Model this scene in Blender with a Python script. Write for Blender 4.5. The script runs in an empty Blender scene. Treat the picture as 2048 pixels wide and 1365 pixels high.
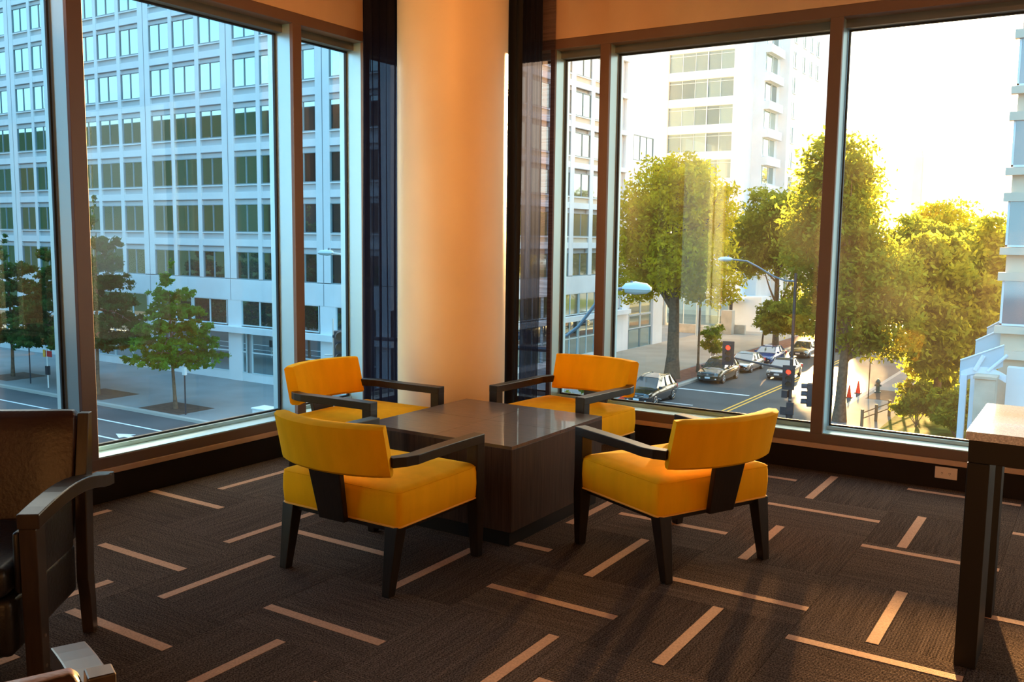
import bpy, bmesh, math, random
import numpy as np
from mathutils import Vector, Matrix
S = bpy.context.scene
COL = S.collection
rnd = random.Random(7)
PI = math.pi
R = math.radians

# ------------------------------------------------------------------ camera
EYE = 1.49
GZ = -9.3                                   # street level, two storeys and a half below the lounge floor
def cam_setup():
    yaw, pit, rol = R(122.7464), R(-6.48784), R(0.717337)
    f = Vector((math.cos(pit)*math.cos(yaw), math.cos(pit)*math.sin(yaw), math.sin(pit)))
    rt = Vector((math.sin(yaw), -math.cos(yaw), 0)); up = rt.cross(f)
    r = rt*math.cos(rol)+up*math.sin(rol); u = -rt*math.sin(rol)+up*math.cos(rol)
    cd = bpy.data.cameras.new('camera'); co = bpy.data.objects.new('camera', cd); COL.objects.link(co)
    m = Matrix(((r.x, u.x, -f.x, 0), (r.y, u.y, -f.y, 0), (r.z, u.z, -f.z, EYE), (0, 0, 0, 1)))
    co.matrix_world = m
    cd.sensor_width = 36; cd.lens = 36*1838.38/2048; cd.clip_end = 2000; cd.clip_start = 0.05
    S.camera = co
cam_setup()

# ------------------------------------------------------------------ sky, sun, room lamps, exposure
SUN_AZ, SUN_EL = R(102.0), R(7.0)
SUNDIR = Vector((math.cos(SUN_EL)*math.cos(SUN_AZ), math.cos(SUN_EL)*math.sin(SUN_AZ), math.sin(SUN_EL)))
def world():
    w = bpy.data.worlds.new('world'); S.world = w; w.use_nodes = True
    nt = w.node_tree; nt.nodes.clear(); N = nt.nodes.new; L = nt.links.new
    out = N('ShaderNodeOutputWorld'); bg = N('ShaderNodeBackground')
    tc = N('ShaderNodeTexCoord')
    dot = N('ShaderNodeVectorMath'); dot.operation = 'DOT_PRODUCT'; dot.inputs[1].default_value = SUNDIR
    L(tc.outputs['Generated'], dot.inputs[0])
    glow = N('ShaderNodeMapRange'); glow.inputs[1].default_value = -0.15; glow.inputs[2].default_value = 1.0
    L(dot.outputs['Value'], glow.inputs[0])
    pw = N('ShaderNodeMath'); pw.operation = 'POWER'; pw.inputs[1].default_value = 2.0
    L(glow.outputs[0], pw.inputs[0])
    sep = N('ShaderNodeSeparateXYZ'); L(tc.outputs['Generated'], sep.inputs[0])
    hz = N('ShaderNodeMapRange'); hz.inputs[1].default_value = 0.0; hz.inputs[2].default_value = 0.6
    L(sep.outputs['Z'], hz.inputs[0])
    cool = N('ShaderNodeMixRGB'); cool.inputs[1].default_value = (0.50, 0.84, 1.0, 1); cool.inputs[2].default_value = (0.22, 0.60, 1.0, 1)
    L(hz.outputs[0], cool.inputs[0])
    mix = N('ShaderNodeMixRGB'); mix.inputs[2].default_value = (2.7, 2.25, 1.6, 1)
    L(pw.outputs[0], mix.inputs[0]); L(cool.outputs[0], mix.inputs[1])
    L(mix.outputs[0], bg.inputs[0]); bg.inputs[1].default_value = 2.6
    L(bg.outputs[0], out.inputs[0])
world()
sd = bpy.data.lights.new('sun', 'SUN'); sd.energy = 95.0; sd.color = (1.0, 0.55, 0.20); sd.angle = R(1.2)
so = bpy.data.objects.new('sun', sd); COL.objects.link(so); so.rotation_euler = (-SUNDIR).to_track_quat('-Z', 'Y').to_euler()
def area(name, loc, target, size, power, color):
    d = bpy.data.lights.new(name, 'AREA'); d.shape = 'DISK'; d.size = size; d.energy = power; d.color = color
    o = bpy.data.objects.new(name, d); COL.objects.link(o); o.location = loc
    o.rotation_euler = (Vector(target)-Vector(loc)).to_track_quat('-Z', 'Y').to_euler()
    return o
WARM = (1.0, 0.40, 0.13)
def spot(name, loc, target, power, color, cone, blend=1.0, size=.12):
    d = bpy.data.lights.new(name, 'SPOT'); d.energy = power; d.color = color; d.spot_size = R(cone); d.spot_blend = blend; d.shadow_soft_size = size
    o = bpy.data.objects.new(name, d); COL.objects.link(o); o.location = loc
    o.rotation_euler = (Vector(target)-Vector(loc)).to_track_quat('-Z', 'Y').to_euler()
spot('ceiling_spot', (-1.3, 1.6, 3.5), (-3.72, 5.02, 2.0), 330, (1.0, 0.30, 0.045), 62)
spot('ceiling_spot', (-2.4, 0.6, 3.5), (-4.58, 2.8, 3.0), 110, (1.0, 0.42, 0.16), 80)
spot('ceiling_spot', (0.6, 3.4, 3.5), (-1.2, 6.0, 3.0), 90, (1.0, 0.38, 0.14), 80)
area('room_lamp', (0.3, -0.3, 3.4), (-2.4, 3.6, 0.8), 0.7, 7, (1.0, 0.50, 0.22))
vs = S.view_settings; vs.view_transform = 'Standard'; vs.look = 'None'; vs.exposure = 0.0; vs.gamma = 1.0; vs.use_curve_mapping = False

# ------------------------------------------------------------------ materials
MATS = {}
def pr(name, col, rough=0.6, metal=0.0, spec=0.5, noise=None, bump=None, sheen=0.0, coat=0.0, coords='Object'):
    """principled material; noise=(scale, amount) varies the colour, bump=(scale, strength)"""
    m = bpy.data.materials.new(name); m.use_nodes = True; nt = m.node_tree; N = nt.nodes.new; L = nt.links.new
    b = nt.nodes['Principled BSDF']
    b.inputs['Base Color'].default_value = (*col, 1); b.inputs['Roughness'].default_value = rough
    b.inputs['Metallic'].default_value = metal; b.inputs['Specular IOR Level'].default_value = spec
    b.inputs['Sheen Weight'].default_value = sheen; b.inputs['Coat Weight'].default_value = coat
    if noise or bump:
        tc = N('ShaderNodeTexCoord')
    if noise:
        n = N('ShaderNodeTexNoise'); n.inputs['Scale'].default_value = noise[0]; n.inputs['Detail'].default_value = 4
        mp = N('ShaderNodeMapping'); L(tc.outputs[coords], mp.inputs[0]); L(mp.outputs[0], n.inputs['Vector'])
        if len(noise) > 2: mp.inputs['Scale'].default_value = noise[2]
        r = N('ShaderNodeMapRange'); r.inputs[1].default_value = 0.3; r.inputs[2].default_value = 0.7
        r.inputs[3].default_value = 1-noise[1]; r.inputs[4].default_value = 1+noise[1]; L(n.outputs['Fac'], r.inputs[0])
        v = N('ShaderNodeVectorMath'); v.operation = 'SCALE'; v.inputs[0].default_value = col; L(r.outputs[0], v.inputs['Scale'])
        L(v.outputs[0], b.inputs['Base Color'])
    if bump:
        n = N('ShaderNodeTexNoise'); n.inputs['Scale'].default_value = bump[0]; n.inputs['Detail'].default_value = 3
        L(tc.outputs[coords], n.inputs['Vector'])
        bp = N('ShaderNodeBump'); bp.inputs['Strength'].default_value = bump[1]; bp.inputs['Distance'].default_value = 0.01
        L(n.outputs['Fac'], bp.inputs['Height']); L(bp.outputs[0], b.inputs['Normal'])
    MATS[name] = m
    return m
def emis(name, col, s):
    m = pr(name, col, 0.4); b = m.node_tree.nodes['Principled BSDF']
    b.inputs['Emission Color'].default_value = (*col, 1); b.inputs['Emission Strength'].default_value = s
    return m
M = MATS
pr('velvet', (0.90, 0.45, 0.005), 0.85, spec=0.08, noise=(9, 0.06, (1.6, 1.6, 0.25)), bump=(380, 0.12))
pr('piping', (0.85, 0.42, 0.04), 0.7)
pr('espresso', (0.013, 0.008, 0.005), 0.38, noise=(14, 0.35, (8, 1, 1)), spec=0.4)
pr('table_wood', (0.075, 0.038, 0.026), 0.34, noise=(6, 0.6, (1.2, 22, 1)), spec=0.7, coat=0.35)
pr('table_side', (0.040, 0.023, 0.016), 0.5, noise=(6, 0.40, (18, 18, 0.8)), spec=0.2)
pr('black_wood', (0.007, 0.005, 0.004), 0.45, spec=0.3)
pr('leather', (0.036, 0.012, 0.006), 0.33, bump=(60, 0.12), noise=(5, 0.2))
pr('leather_black', (0.018, 0.015, 0.014), 0.35, bump=(60, 0.15))
pr('arm_wood', (0.040, 0.026, 0.019), 0.28, noise=(10, 0.25, (6, 1, 1)))
pr('screw', (0.5, 0.42, 0.35), 0.3, 1.0)
pr('pillar_paint', (0.80, 0.66, 0.46), 0.42, spec=0.35, noise=(2.2, 0.04))
pr('plaster', (0.60, 0.44, 0.31), 0.85, noise=(3, 0.06), bump=(90, 0.1))
pr('dark_wall', (0.014, 0.009, 0.007), 0.7, spec=0.2)
pr('sill_wood', (0.52, 0.34, 0.24), 0.55, noise=(5, 0.1))
pr('bronze', (0.150, 0.095, 0.078), 0.42, spec=0.45)
pr('aluminium', (0.46, 0.66, 0.74), 0.32, 0.65)  # cyan of the facade mirrored in the metal is put into its colour
pr('slate_frame', (0.10, 0.12, 0.14), 0.45)
pr('gasket', (0.008, 0.010, 0.014), 0.5)
pr('drape', (0.006, 0.006, 0.009), 0.9)
pr('ceiling_paint', (0.30, 0.23, 0.17), 0.9)
pr('reflection_block_dark', (0.002, 0.008, 0.010), 0.9, spec=0.0)  # near-black so the added block reads dark in the mirroring panes
pr('room_paint', (0.13, 0.09, 0.065), 0.9)
pr('stone_top', (0.66, 0.60, 0.56), 0.12, noise=(160, 0.35), spec=1.0, coat=1.0)
pr('outlet_plate', (0.80, 0.62, 0.50), 0.4)
pr('outlet_dark', (0.05, 0.03, 0.03), 0.4)
pr('concrete_white', (0.74, 0.75, 0.74), 0.8, noise=(0.6, 0.05))
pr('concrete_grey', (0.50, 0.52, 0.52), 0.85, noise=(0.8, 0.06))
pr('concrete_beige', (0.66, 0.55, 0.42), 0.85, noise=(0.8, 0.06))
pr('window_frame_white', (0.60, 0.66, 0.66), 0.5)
pr('window_frame_grey', (0.20, 0.27, 0.28), 0.5)
pr('joint', (0.20, 0.22, 0.23), 0.9)
pr('asphalt', (0.085, 0.095, 0.10), 0.7, noise=(0.25, 0.22), spec=0.12)
pr('pavement', (0.27, 0.27, 0.26), 0.95, noise=(0.4, 0.10), spec=0.03)
pr('plaza', (0.42, 0.34, 0.26), 0.95, spec=0.03, noise=(0.35, 0.10))
pr('brick_strip', (0.22, 0.11, 0.08), 0.95, spec=0.03, noise=(3, 0.2))
pr('kerb', (0.46, 0.43, 0.38), 0.95, spec=0.03)
pr('soil', (0.085, 0.050, 0.032), 0.95, noise=(3, 0.3))
pr('grass', (0.10, 0.14, 0.03), 0.95, spec=0.02, noise=(2, 0.4))
pr('lane_white', (0.75, 0.78, 0.78), 0.7, noise=(2, 0.12))
pr('lane_yellow', (0.80, 0.46, 0.06), 0.7, noise=(2, 0.12))
pr('bark', (0.14, 0.095, 0.060), 0.9, noise=(6, 0.3), bump=(12, 0.6))
pr('pole_dark', (0.020, 0.028, 0.038), 0.4)
pr('pole_grey', (0.16, 0.21, 0.25), 0.4, 0.5)
pr('pole_pale', (0.55, 0.55, 0.50), 0.5)
pr('lamp_body', (0.50, 0.62, 0.68), 0.4)
pr('lamp_lens', (0.42, 0.56, 0.56), 0.15)
pr('signal_black', (0.015, 0.020, 0.028), 0.45)
pr('lens_off', (0.05, 0.04, 0.02), 0.2)
pr('lens_dim', (0.06, 0.02, 0.08), 0.2)
emis('lens_red', (1.0, 0.03, 0.01), 4.0)
pr('cone_red', (0.95, 0.07, 0.02), 0.6)
pr('cone_white', (0.8, 0.75, 0.7), 0.6)
pr('hydrant_teal', (0.03, 0.10, 0.10), 0.5)
pr('sign_red', (0.55, 0.02, 0.02), 0.5)
pr('sign_white', (0.78, 0.78, 0.75), 0.5)
pr('tyre', (0.012, 0.012, 0.012), 0.8)
pr('rim', (0.42, 0.43, 0.45), 0.3, 0.9)
pr('car_glass', (0.03, 0.05, 0.06), 0.04, spec=1.0, coat=1.0)
pr('car_trim', (0.012, 0.012, 0.014), 0.4)
pr('chrome', (0.7, 0.7, 0.7), 0.12, 1.0)
pr('headlight', (0.75, 0.76, 0.74), 0.1)
pr('plate', (0.72, 0.74, 0.76), 0.5)
pr('paint_black', (0.020, 0.018, 0.020), 0.12, coat=1.0, spec=0.7)
pr('paint_olive', (0.055, 0.042, 0.022), 0.15, coat=1.0, spec=0.7)
pr('paint_silver', (0.42, 0.40, 0.37), 0.22, 0.6, coat=1.0)
pr('paint_grey', (0.30, 0.28, 0.27), 0.2, 0.5, coat=1.0)
pr('paint_blue', (0.02, 0.07, 0.22), 0.15, coat=1.0)
pr('paint_maroon', (0.10, 0.02, 0.02), 0.2, coat=1.0)
pr('canopy_glass', (0.42, 0.56, 0.62), 0.2, spec=0.7)
pr('canopy_white', (0.68, 0.76, 0.82), 0.45)
pr('stone_pale', (0.52, 0.44, 0.34), 0.8, noise=(1.2, 0.15))
pr('door_dark', (0.04, 0.04, 0.05), 0.3)
pr('wood_fence', (0.20, 0.14, 0.08), 0.9)

def leaf_mat(name, col, tcol, tr=0.5):
    m = bpy.data.materials.new(name); m.use_nodes = True; nt = m.node_tree; nt.nodes.clear(); N = nt.nodes.new; L = nt.links.new
    out = N('ShaderNodeOutputMaterial'); d = N('ShaderNodeBsdfDiffuse'); t = N('ShaderNodeBsdfTranslucent'); mx = N('ShaderNodeMixShader')
    geo = N('ShaderNodeTexCoord'); n = N('ShaderNodeTexNoise'); n.inputs['Scale'].default_value = 0.9; L(geo.outputs['Object'], n.inputs['Vector'])
    r = N('ShaderNodeMapRange'); r.inputs[1].default_value = 0.3; r.inputs[2].default_value = 0.7; r.inputs[3].default_value = 0.65; r.inputs[4].default_value = 1.4
    L(n.outputs['Fac'], r.inputs[0])
    for sh, c in ((d, col), (t, tcol)):
        v = N('ShaderNodeVectorMath'); v.operation = 'SCALE'; v.inputs[0].default_value = c; L(r.outputs[0], v.inputs['Scale']); L(v.outputs[0], sh.inputs['Color'])
    mx.inputs[0].default_value = tr; L(d.outputs[0], mx.inputs[1]); L(t.outputs[0], mx.inputs[2]); L(mx.outputs[0], out.inputs[0]); M[name] = m
leaf_mat('leaf_gold', (0.32, 0.29, 0.015), (0.75, 0.62, 0.03))
leaf_mat('leaf_mid', (0.16, 0.20, 0.025), (0.33, 0.35, 0.035))
leaf_mat('leaf_dark', (0.030, 0.085, 0.022), (0.07, 0.17, 0.03))
leaf_mat('leaf_young', (0.06, 0.17, 0.022), (0.13, 0.30, 0.03))

def glass_pane():
    m = bpy.data.materials.new('window_glass'); m.use_nodes = True; nt = m.node_tree; nt.nodes.clear(); N = nt.nodes.new; L = nt.links.new
    out = N('ShaderNodeOutputMaterial'); tr = N('ShaderNodeBsdfTransparent'); tr.inputs[0].default_value = (0.90, 0.97, 0.97, 1)
    gl = N('ShaderNodeBsdfGlossy'); gl.inputs['Roughness'].default_value = 0.0
    fr = N('ShaderNodeFresnel'); fr.inputs[0].default_value = 1.5
    mx = N('ShaderNodeMixShader'); L(fr.outputs[0], mx.inputs[0]); L(tr.outputs[0], mx.inputs[1]); L(gl.outputs[0], mx.inputs[2])
    du = N('ShaderNodeBsdfTranslucent'); du.inputs[0].default_value = (1, 0.95, 0.85, 1)
    tc = N('ShaderNodeTexCoord'); n = N('ShaderNodeTexNoise'); n.inputs['Scale'].default_value = 2.5; n.inputs['Detail'].default_value = 8; L(tc.outputs['Object'], n.inputs['Vector'])
    r = N('ShaderNodeMapRange'); r.inputs[1].default_value = 0.4; r.inputs[2].default_value = 0.75; r.inputs[3].default_value = 0.003; r.inputs[4].default_value = 0.009; L(n.outputs['Fac'], r.inputs[0])
    m2 = N('ShaderNodeMixShader'); L(r.outputs[0], m2.inputs[0]); L(mx.outputs[0], m2.inputs[1]); L(du.outputs[0], m2.inputs[2])
    L(m2.outputs[0], out.inputs[0]); M['window_glass'] = m
glass_pane()

def sheer(name, alpha, col, lines=True):
    m = bpy.data.materials.new(name); m.use_nodes = True; nt = m.node_tree; nt.nodes.clear(); N = nt.nodes.new; L = nt.links.new
    out = N('ShaderNodeOutputMaterial'); tr = N('ShaderNodeBsdfTransparent'); df = N('ShaderNodeBsdfDiffuse'); tl = N('ShaderNodeBsdfTranslucent')
    df.inputs[0].default_value = (*col, 1); tl.inputs[0].default_value = (*col, 1); tr.inputs[0].default_value = (0.75, 0.72, 0.85, 1)
    ad = N('ShaderNodeMixShader'); ad.inputs[0].default_value = 0.6; L(df.outputs[0], ad.inputs[1]); L(tl.outputs[0], ad.inputs[2])
    mx = N('ShaderNodeMixShader'); L(ad.outputs[0], mx.inputs[1]); L(tr.outputs[0], mx.inputs[2]); mx.inputs[0].default_value = alpha
    if lines:
        tc = N('ShaderNodeTexCoord'); mp = N('ShaderNodeMapping'); mp.inputs['Scale'].default_value = (2, 2, 70); n = N('ShaderNodeTexNoise'); n.inputs['Scale'].default_value = 1.0
        L(tc.outputs['Object'], mp.inputs[0]); L(mp.outputs[0], n.inputs['Vector'])
        r = N('ShaderNodeMapRange'); r.inputs[1].default_value = 0.35; r.inputs[2].default_value = 0.65; r.inputs[3].default_value = alpha-0.13; r.inputs[4].default_value = alpha+0.13
        L(n.outputs['Fac'], r.inputs[0]); L(r.outputs[0], mx.inputs[0])
    L(mx.outputs[0], out.inputs[0]); M[name] = m
sheer('sheer_light', 0.50, (0.05, 0.045, 0.06))
sheer('sheer_dense', 0.09, (0.022, 0.026, 0.050), False)

def mirror_glass(name, col, g, rough=0.02):
    m = bpy.data.materials.new(name); m.use_nodes = True; nt = m.node_tree; nt.nodes.clear(); N = nt.nodes.new; L = nt.links.new
    out = N('ShaderNodeOutputMaterial'); d = N('ShaderNodeBsdfDiffuse'); d.inputs[0].default_value = (*col, 1)
    oi = N('ShaderNodeObjectInfo'); rr = N('ShaderNodeMapRange'); rr.inputs[3].default_value = 0.5; rr.inputs[4].default_value = 1.6; L(oi.outputs['Random'], rr.inputs[0])
    v = N('ShaderNodeVectorMath'); v.operation = 'SCALE'; v.inputs[0].default_value = col; L(rr.outputs[0], v.inputs['Scale']); L(v.outputs[0], d.inputs['Color'])
    gl = N('ShaderNodeBsdfGlossy'); gl.inputs['Roughness'].default_value = rough; gl.inputs[0].default_value = (0.72, 0.94, 1, 1)
    mx = N('ShaderNodeMixShader'); mx.inputs[0].default_value = g; L(d.outputs[0], mx.inputs[1]); L(gl.outputs[0], mx.inputs[2]); L(mx.outputs[0], out.inputs[0]); M[name] = m
mirror_glass('office_glass', (0.022, 0.050, 0.055), 0.62)
mirror_glass('office_glass_sunlit', (0.16, 0.15, 0.09), 0.35, 0.05)  # office glass with the east face's warm sunlight put into its colour
mirror_glass('bay_glass', (0.16, 0.18, 0.20), 0.20, 0.06)
pr('stone_band', (0.66, 0.55, 0.43), 0.85, noise=(1.5, 0.05))
mirror_glass('tower_glass', (0.20, 0.24, 0.20), 0.30, 0.05)

def carpet(name, col):
    m = bpy.data.materials.new(name); m.use_nodes = True; nt = m.node_tree; N = nt.nodes.new; L = nt.links.new; b = nt.nodes['Principled BSDF']
    b.inputs['Roughness'].default_value = 0.95; b.inputs['Specular IOR Level'].default_value = 0.0
    tc = N('ShaderNodeTexCoord'); oi = N('ShaderNodeObjectInfo')
    ad = N('ShaderNodeVectorMath'); ad.operation = 'ADD'; L(tc.outputs['Object'], ad.inputs[0]); L(oi.outputs['Random'], ad.inputs[1])
    mp = N('ShaderNodeMapping'); mp.inputs['Scale'].default_value = (2.0, 60, 1); L(ad.outputs[0], mp.inputs[0])
    n1 = N('ShaderNodeTexNoise'); n1.inputs['Scale'].default_value = 1.6; n1.inputs['Detail'].default_value = 2; L(mp.outputs[0], n1.inputs['Vector'])
    n2 = N('ShaderNodeTexNoise'); n2.inputs['Scale'].default_value = 170; n2.inputs['Detail'].default_value = 2; L(tc.outputs['Object'], n2.inputs['Vector'])
    wv = N('ShaderNodeTexWave'); wv.bands_direction = 'Y'; wv.inputs['Scale'].default_value = 28; wv.inputs['Distortion'].default_value = 0.6; L(tc.outputs['Object'], wv.inputs['Vector'])
    def mr(s, a, c, d, e):
        r = N('ShaderNodeMapRange'); r.inputs[1].default_value = a; r.inputs[2].default_value = c; r.inputs[3].default_value = d; r.inputs[4].default_value = e; L(s, r.inputs[0]); return r.outputs[0]
    a1 = mr(n1.outputs['Fac'], 0.35, 0.65, 0.80, 1.15); a2 = mr(n2.outputs['Fac'], 0.35, 0.65, 0.35, 1.8); a3 = mr(oi.outputs['Random'], 0, 1, 0.82, 1.15)
    m1 = N('ShaderNodeMath'); m1.operation = 'MULTIPLY'; L(a1, m1.inputs[0]); L(a2, m1.inputs[1])
    m2 = N('ShaderNodeMath'); m2.operation = 'MULTIPLY'; L(m1.outputs[0], m2.inputs[0]); L(a3, m2.inputs[1])
    v = N('ShaderNodeVectorMath'); v.operation = 'SCALE'; v.inputs[0].default_value = col; L(m2.outputs[0], v.inputs['Scale']); L(v.outputs[0], b.inputs['Base Color'])
    bp = N('ShaderNodeBump'); bp.inputs['Strength'].default_value = 0.35; bp.inputs['Distance'].default_value = 0.003
    m3 = N('ShaderNodeMath'); m3.operation = 'ADD'; L(wv.outputs['Fac'], m3.inputs[0]); L(n2.outputs['Fac'], m3.inputs[1]); L(m3.outputs[0], bp.inputs['Height']); L(bp.outputs[0], b.inputs['Normal'])
    M[name] = m
carpet('carpet', (0.088, 0.062, 0.050))
pr('carpet_stripe', (0.55, 0.30, 0.19), 0.9, spec=0.1, noise=(120, 0.18), bump=(260, 0.3))

# ------------------------------------------------------------------ mesh helpers
class MB:
    def __init__(s): s.v = []; s.f = []
    def add(s, vs, fs):
        o = len(s.v); s.v += [tuple(v) for v in vs]; s.f += [tuple(i+o for i in f) for f in fs]; return s
    def box(s, x0, x1, y0, y1, z0, z1):
        return s.add([(x0,y0,z0),(x1,y0,z0),(x1,y1,z0),(x0,y1,z0),(x0,y0,z1),(x1,y0,z1),(x1,y1,z1),(x0,y1,z1)],
                     [(0,3,2,1),(4,5,6,7),(0,1,5,4),(1,2,6,5),(2,3,7,6),(3,0,4,7)])
    def hexa(s, a, b):
        """a, b: two quads (bottom, top), same order counter-clockwise from above"""
        return s.add(list(a)+list(b), [(0,3,2,1),(4,5,6,7),(0,1,5,4),(1,2,6,5),(2,3,7,6),(3,0,4,7)])
    def loft(s, rings, close=True, cap=True):
        n = len(rings[0]); o = len(s.v)
        for r in rings: s.v += [tuple(p) for p in r]
        for i in range(len(rings)-1):
            for j in range(n if close else n-1):
                k = (j+1) % n
                s.f.append((o+i*n+j, o+i*n+k, o+(i+1)*n+k, o+(i+1)*n+j))
        if cap:
            s.f.append(tuple(o+j for j in reversed(range(n)))); s.f.append(tuple(o+(len(rings)-1)*n+j for j in range(n)))
        return s
    def tube(s, pts, rad, n=10):
        pts = [Vector(p) for p in pts]; rs = rad if isinstance(rad, (list, tuple)) else [rad]*len(pts)
        rings = []; prev = None
        for i, p in enumerate(pts):
            d = (pts[min(i+1, len(pts)-1)]-pts[max(i-1, 0)]).normalized()
            a = prev if prev is not None else (Vector((0, 0, 1)) if abs(d.z) < 0.9 else Vector((1, 0, 0)))
            a = (a-d*a.dot(d)).normalized(); prev = a; b = d.cross(a)
            rings.append([p+(a*math.cos(t)+b*math.sin(t))*rs[i] for t in [2*PI*k/n for k in range(n)]])
        return s.loft(rings)
    def lathe(s, prof, n=20, c=(0, 0, 0)):
        rings = [[(c[0]+r*math.cos(2*PI*k/n), c[1]+r*math.sin(2*PI*k/n), c[2]+z) for k in range(n)] for r, z in prof]
        return s.loft(rings)
    def disc(s, c, axis, r, th, n=16, r2=None):
        c = Vector(c); ax = Vector(axis).normalized()
        return s.tube([c-ax*th/2, c+ax*th/2], [r, r2 if r2 else r], n)
    def mesh(s, name, mat, bevel=0, seg=2, smooth=False):
        me = bpy.data.meshes.new(name); me.from_pydata(s.v, [], s.f); me.update()
        bm = bmesh.new(); bm.from_mesh(me); bmesh.ops.recalc_face_normals(bm, faces=bm.faces)
        if bevel:
            bmesh.ops.bevel(bm, geom=[e for e in bm.edges if e.is_manifold and e.calc_face_angle(0) > 0.5], offset=bevel, segments=seg, affect='EDGES', profile=0.5)
        bm.to_mesh(me); bm.free()
        if smooth:
            for p in me.polygons: p.use_smooth = True
            try: me.set_sharp_from_angle(angle=R(40))
            except Exception: pass
        if mat: me.materials.append(M[mat])
        return me
    def build(s, name, mat, parent=None, **k):
        return link(s.mesh(name, mat, **k), name, parent)
def link(me, name, parent=None, loc=None, rot=None):
    o = bpy.data.objects.new(name, me); COL.objects.link(o)
    if parent: o.parent = parent
    if loc: o.location = loc
    if rot is not None: o.rotation_euler = (0, 0, rot)
    return o
def thing(name, label, cat, loc=(0, 0, 0), rz=0, group=None):
    o = bpy.data.objects.new(name, None); COL.objects.link(o); o.empty_display_size = 0.2
    o.location = loc; o.rotation_euler = (0, 0, rz); tag(o, label, cat, group); return o
def tag(o, label, cat, group=None):
    o['label'] = label; o['category'] = cat
    if group: o['group'] = group
    return o
def struct(o): o['kind'] = 'structure'; return o
def dup(root, loc, rz, label, group=None):
    def cp(o, p):
        c = o.copy(); COL.objects.link(c); c.parent = p
        for ch in list(o.children): cp(ch, c)
        return c
    r = cp(root, None); r.location = loc; r.rotation_euler = (0, 0, rz); r['label'] = label
    if group: r['group'] = group
    return r

# ------------------------------------------------------------------ room shell
XL, YR = -4.58, 6.0                              # inner faces of the two glazed walls
TOPZ = 3.62
fl = MB().box(XL-0.02, 4.0, -3.0, YR+0.02, -0.35, -0.006).build('floor', 'black_wood'); struct(fl)
# carpet tiles laid quarter-turned, each with one pale stripe
T = 0.607; X0, Y0 = -2.131, 3.487
A = {(-3,-2):.42, (-4,-1):.60, (-1,-2):.31, (-2,-1):.52, (-2,-3):.54, (0,-1):.45, (1,0):.31, (2,1):.88, (2,-1):.805, (0,1):.53, (1,2):.62, (3,0):.87, (2,3):.93, (-1,0):.32, (3,2):.95, (1,-2):.44,
     (-3,-1):.77, (-2,-2):.305, (-1,-3):.468, (-4,0):.49, (-4,-2):.25, (-3,-3):.76, (0,0):.497, (1,-1):.49, (0,-2):.80, (2,0):.468, (1,1):.31, (1,3):.28, (-1,-1):.47, (-1,1):.78}
tile_me = MB().box(-T/2+.0007, T/2-.0007, -T/2+.0007, T/2-.0007, -0.006, 0).mesh('carpet_tile', 'carpet')
edge_me = MB().box(-T/2+.0007, T/2-.0007, -.042, .042, -0.006, 0).mesh('carpet_tile', 'carpet')
stripe_me = MB().box(-T/2+.002, T/2-.002, -.0225, .0225, 0, 0.0012).mesh('accent_stripe', 'carpet_stripe')
for i in range(-4, 8):
    for j in range(-8, 4):
        cx, cy = X0+T*(i+.5), Y0+T*(j+.5); even = (i+j) % 2 == 0
        o = link(tile_me, 'carpet_tile', fl, (cx, cy, 0), PI/2 if even else 0)
        f = A.get((i, j), rnd.uniform(.25, .85))
        if (i, j) in ((-3, 1), (0, 2)): f = 0.6
        s = link(stripe_me, 'accent_stripe', o, (0, (f-.5)*T*(-1 if even else 1), 0))
    link(edge_me, 'carpet_tile', fl, (X0+T*(i+.5), Y0+T*4+.043, 0), 0)

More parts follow.
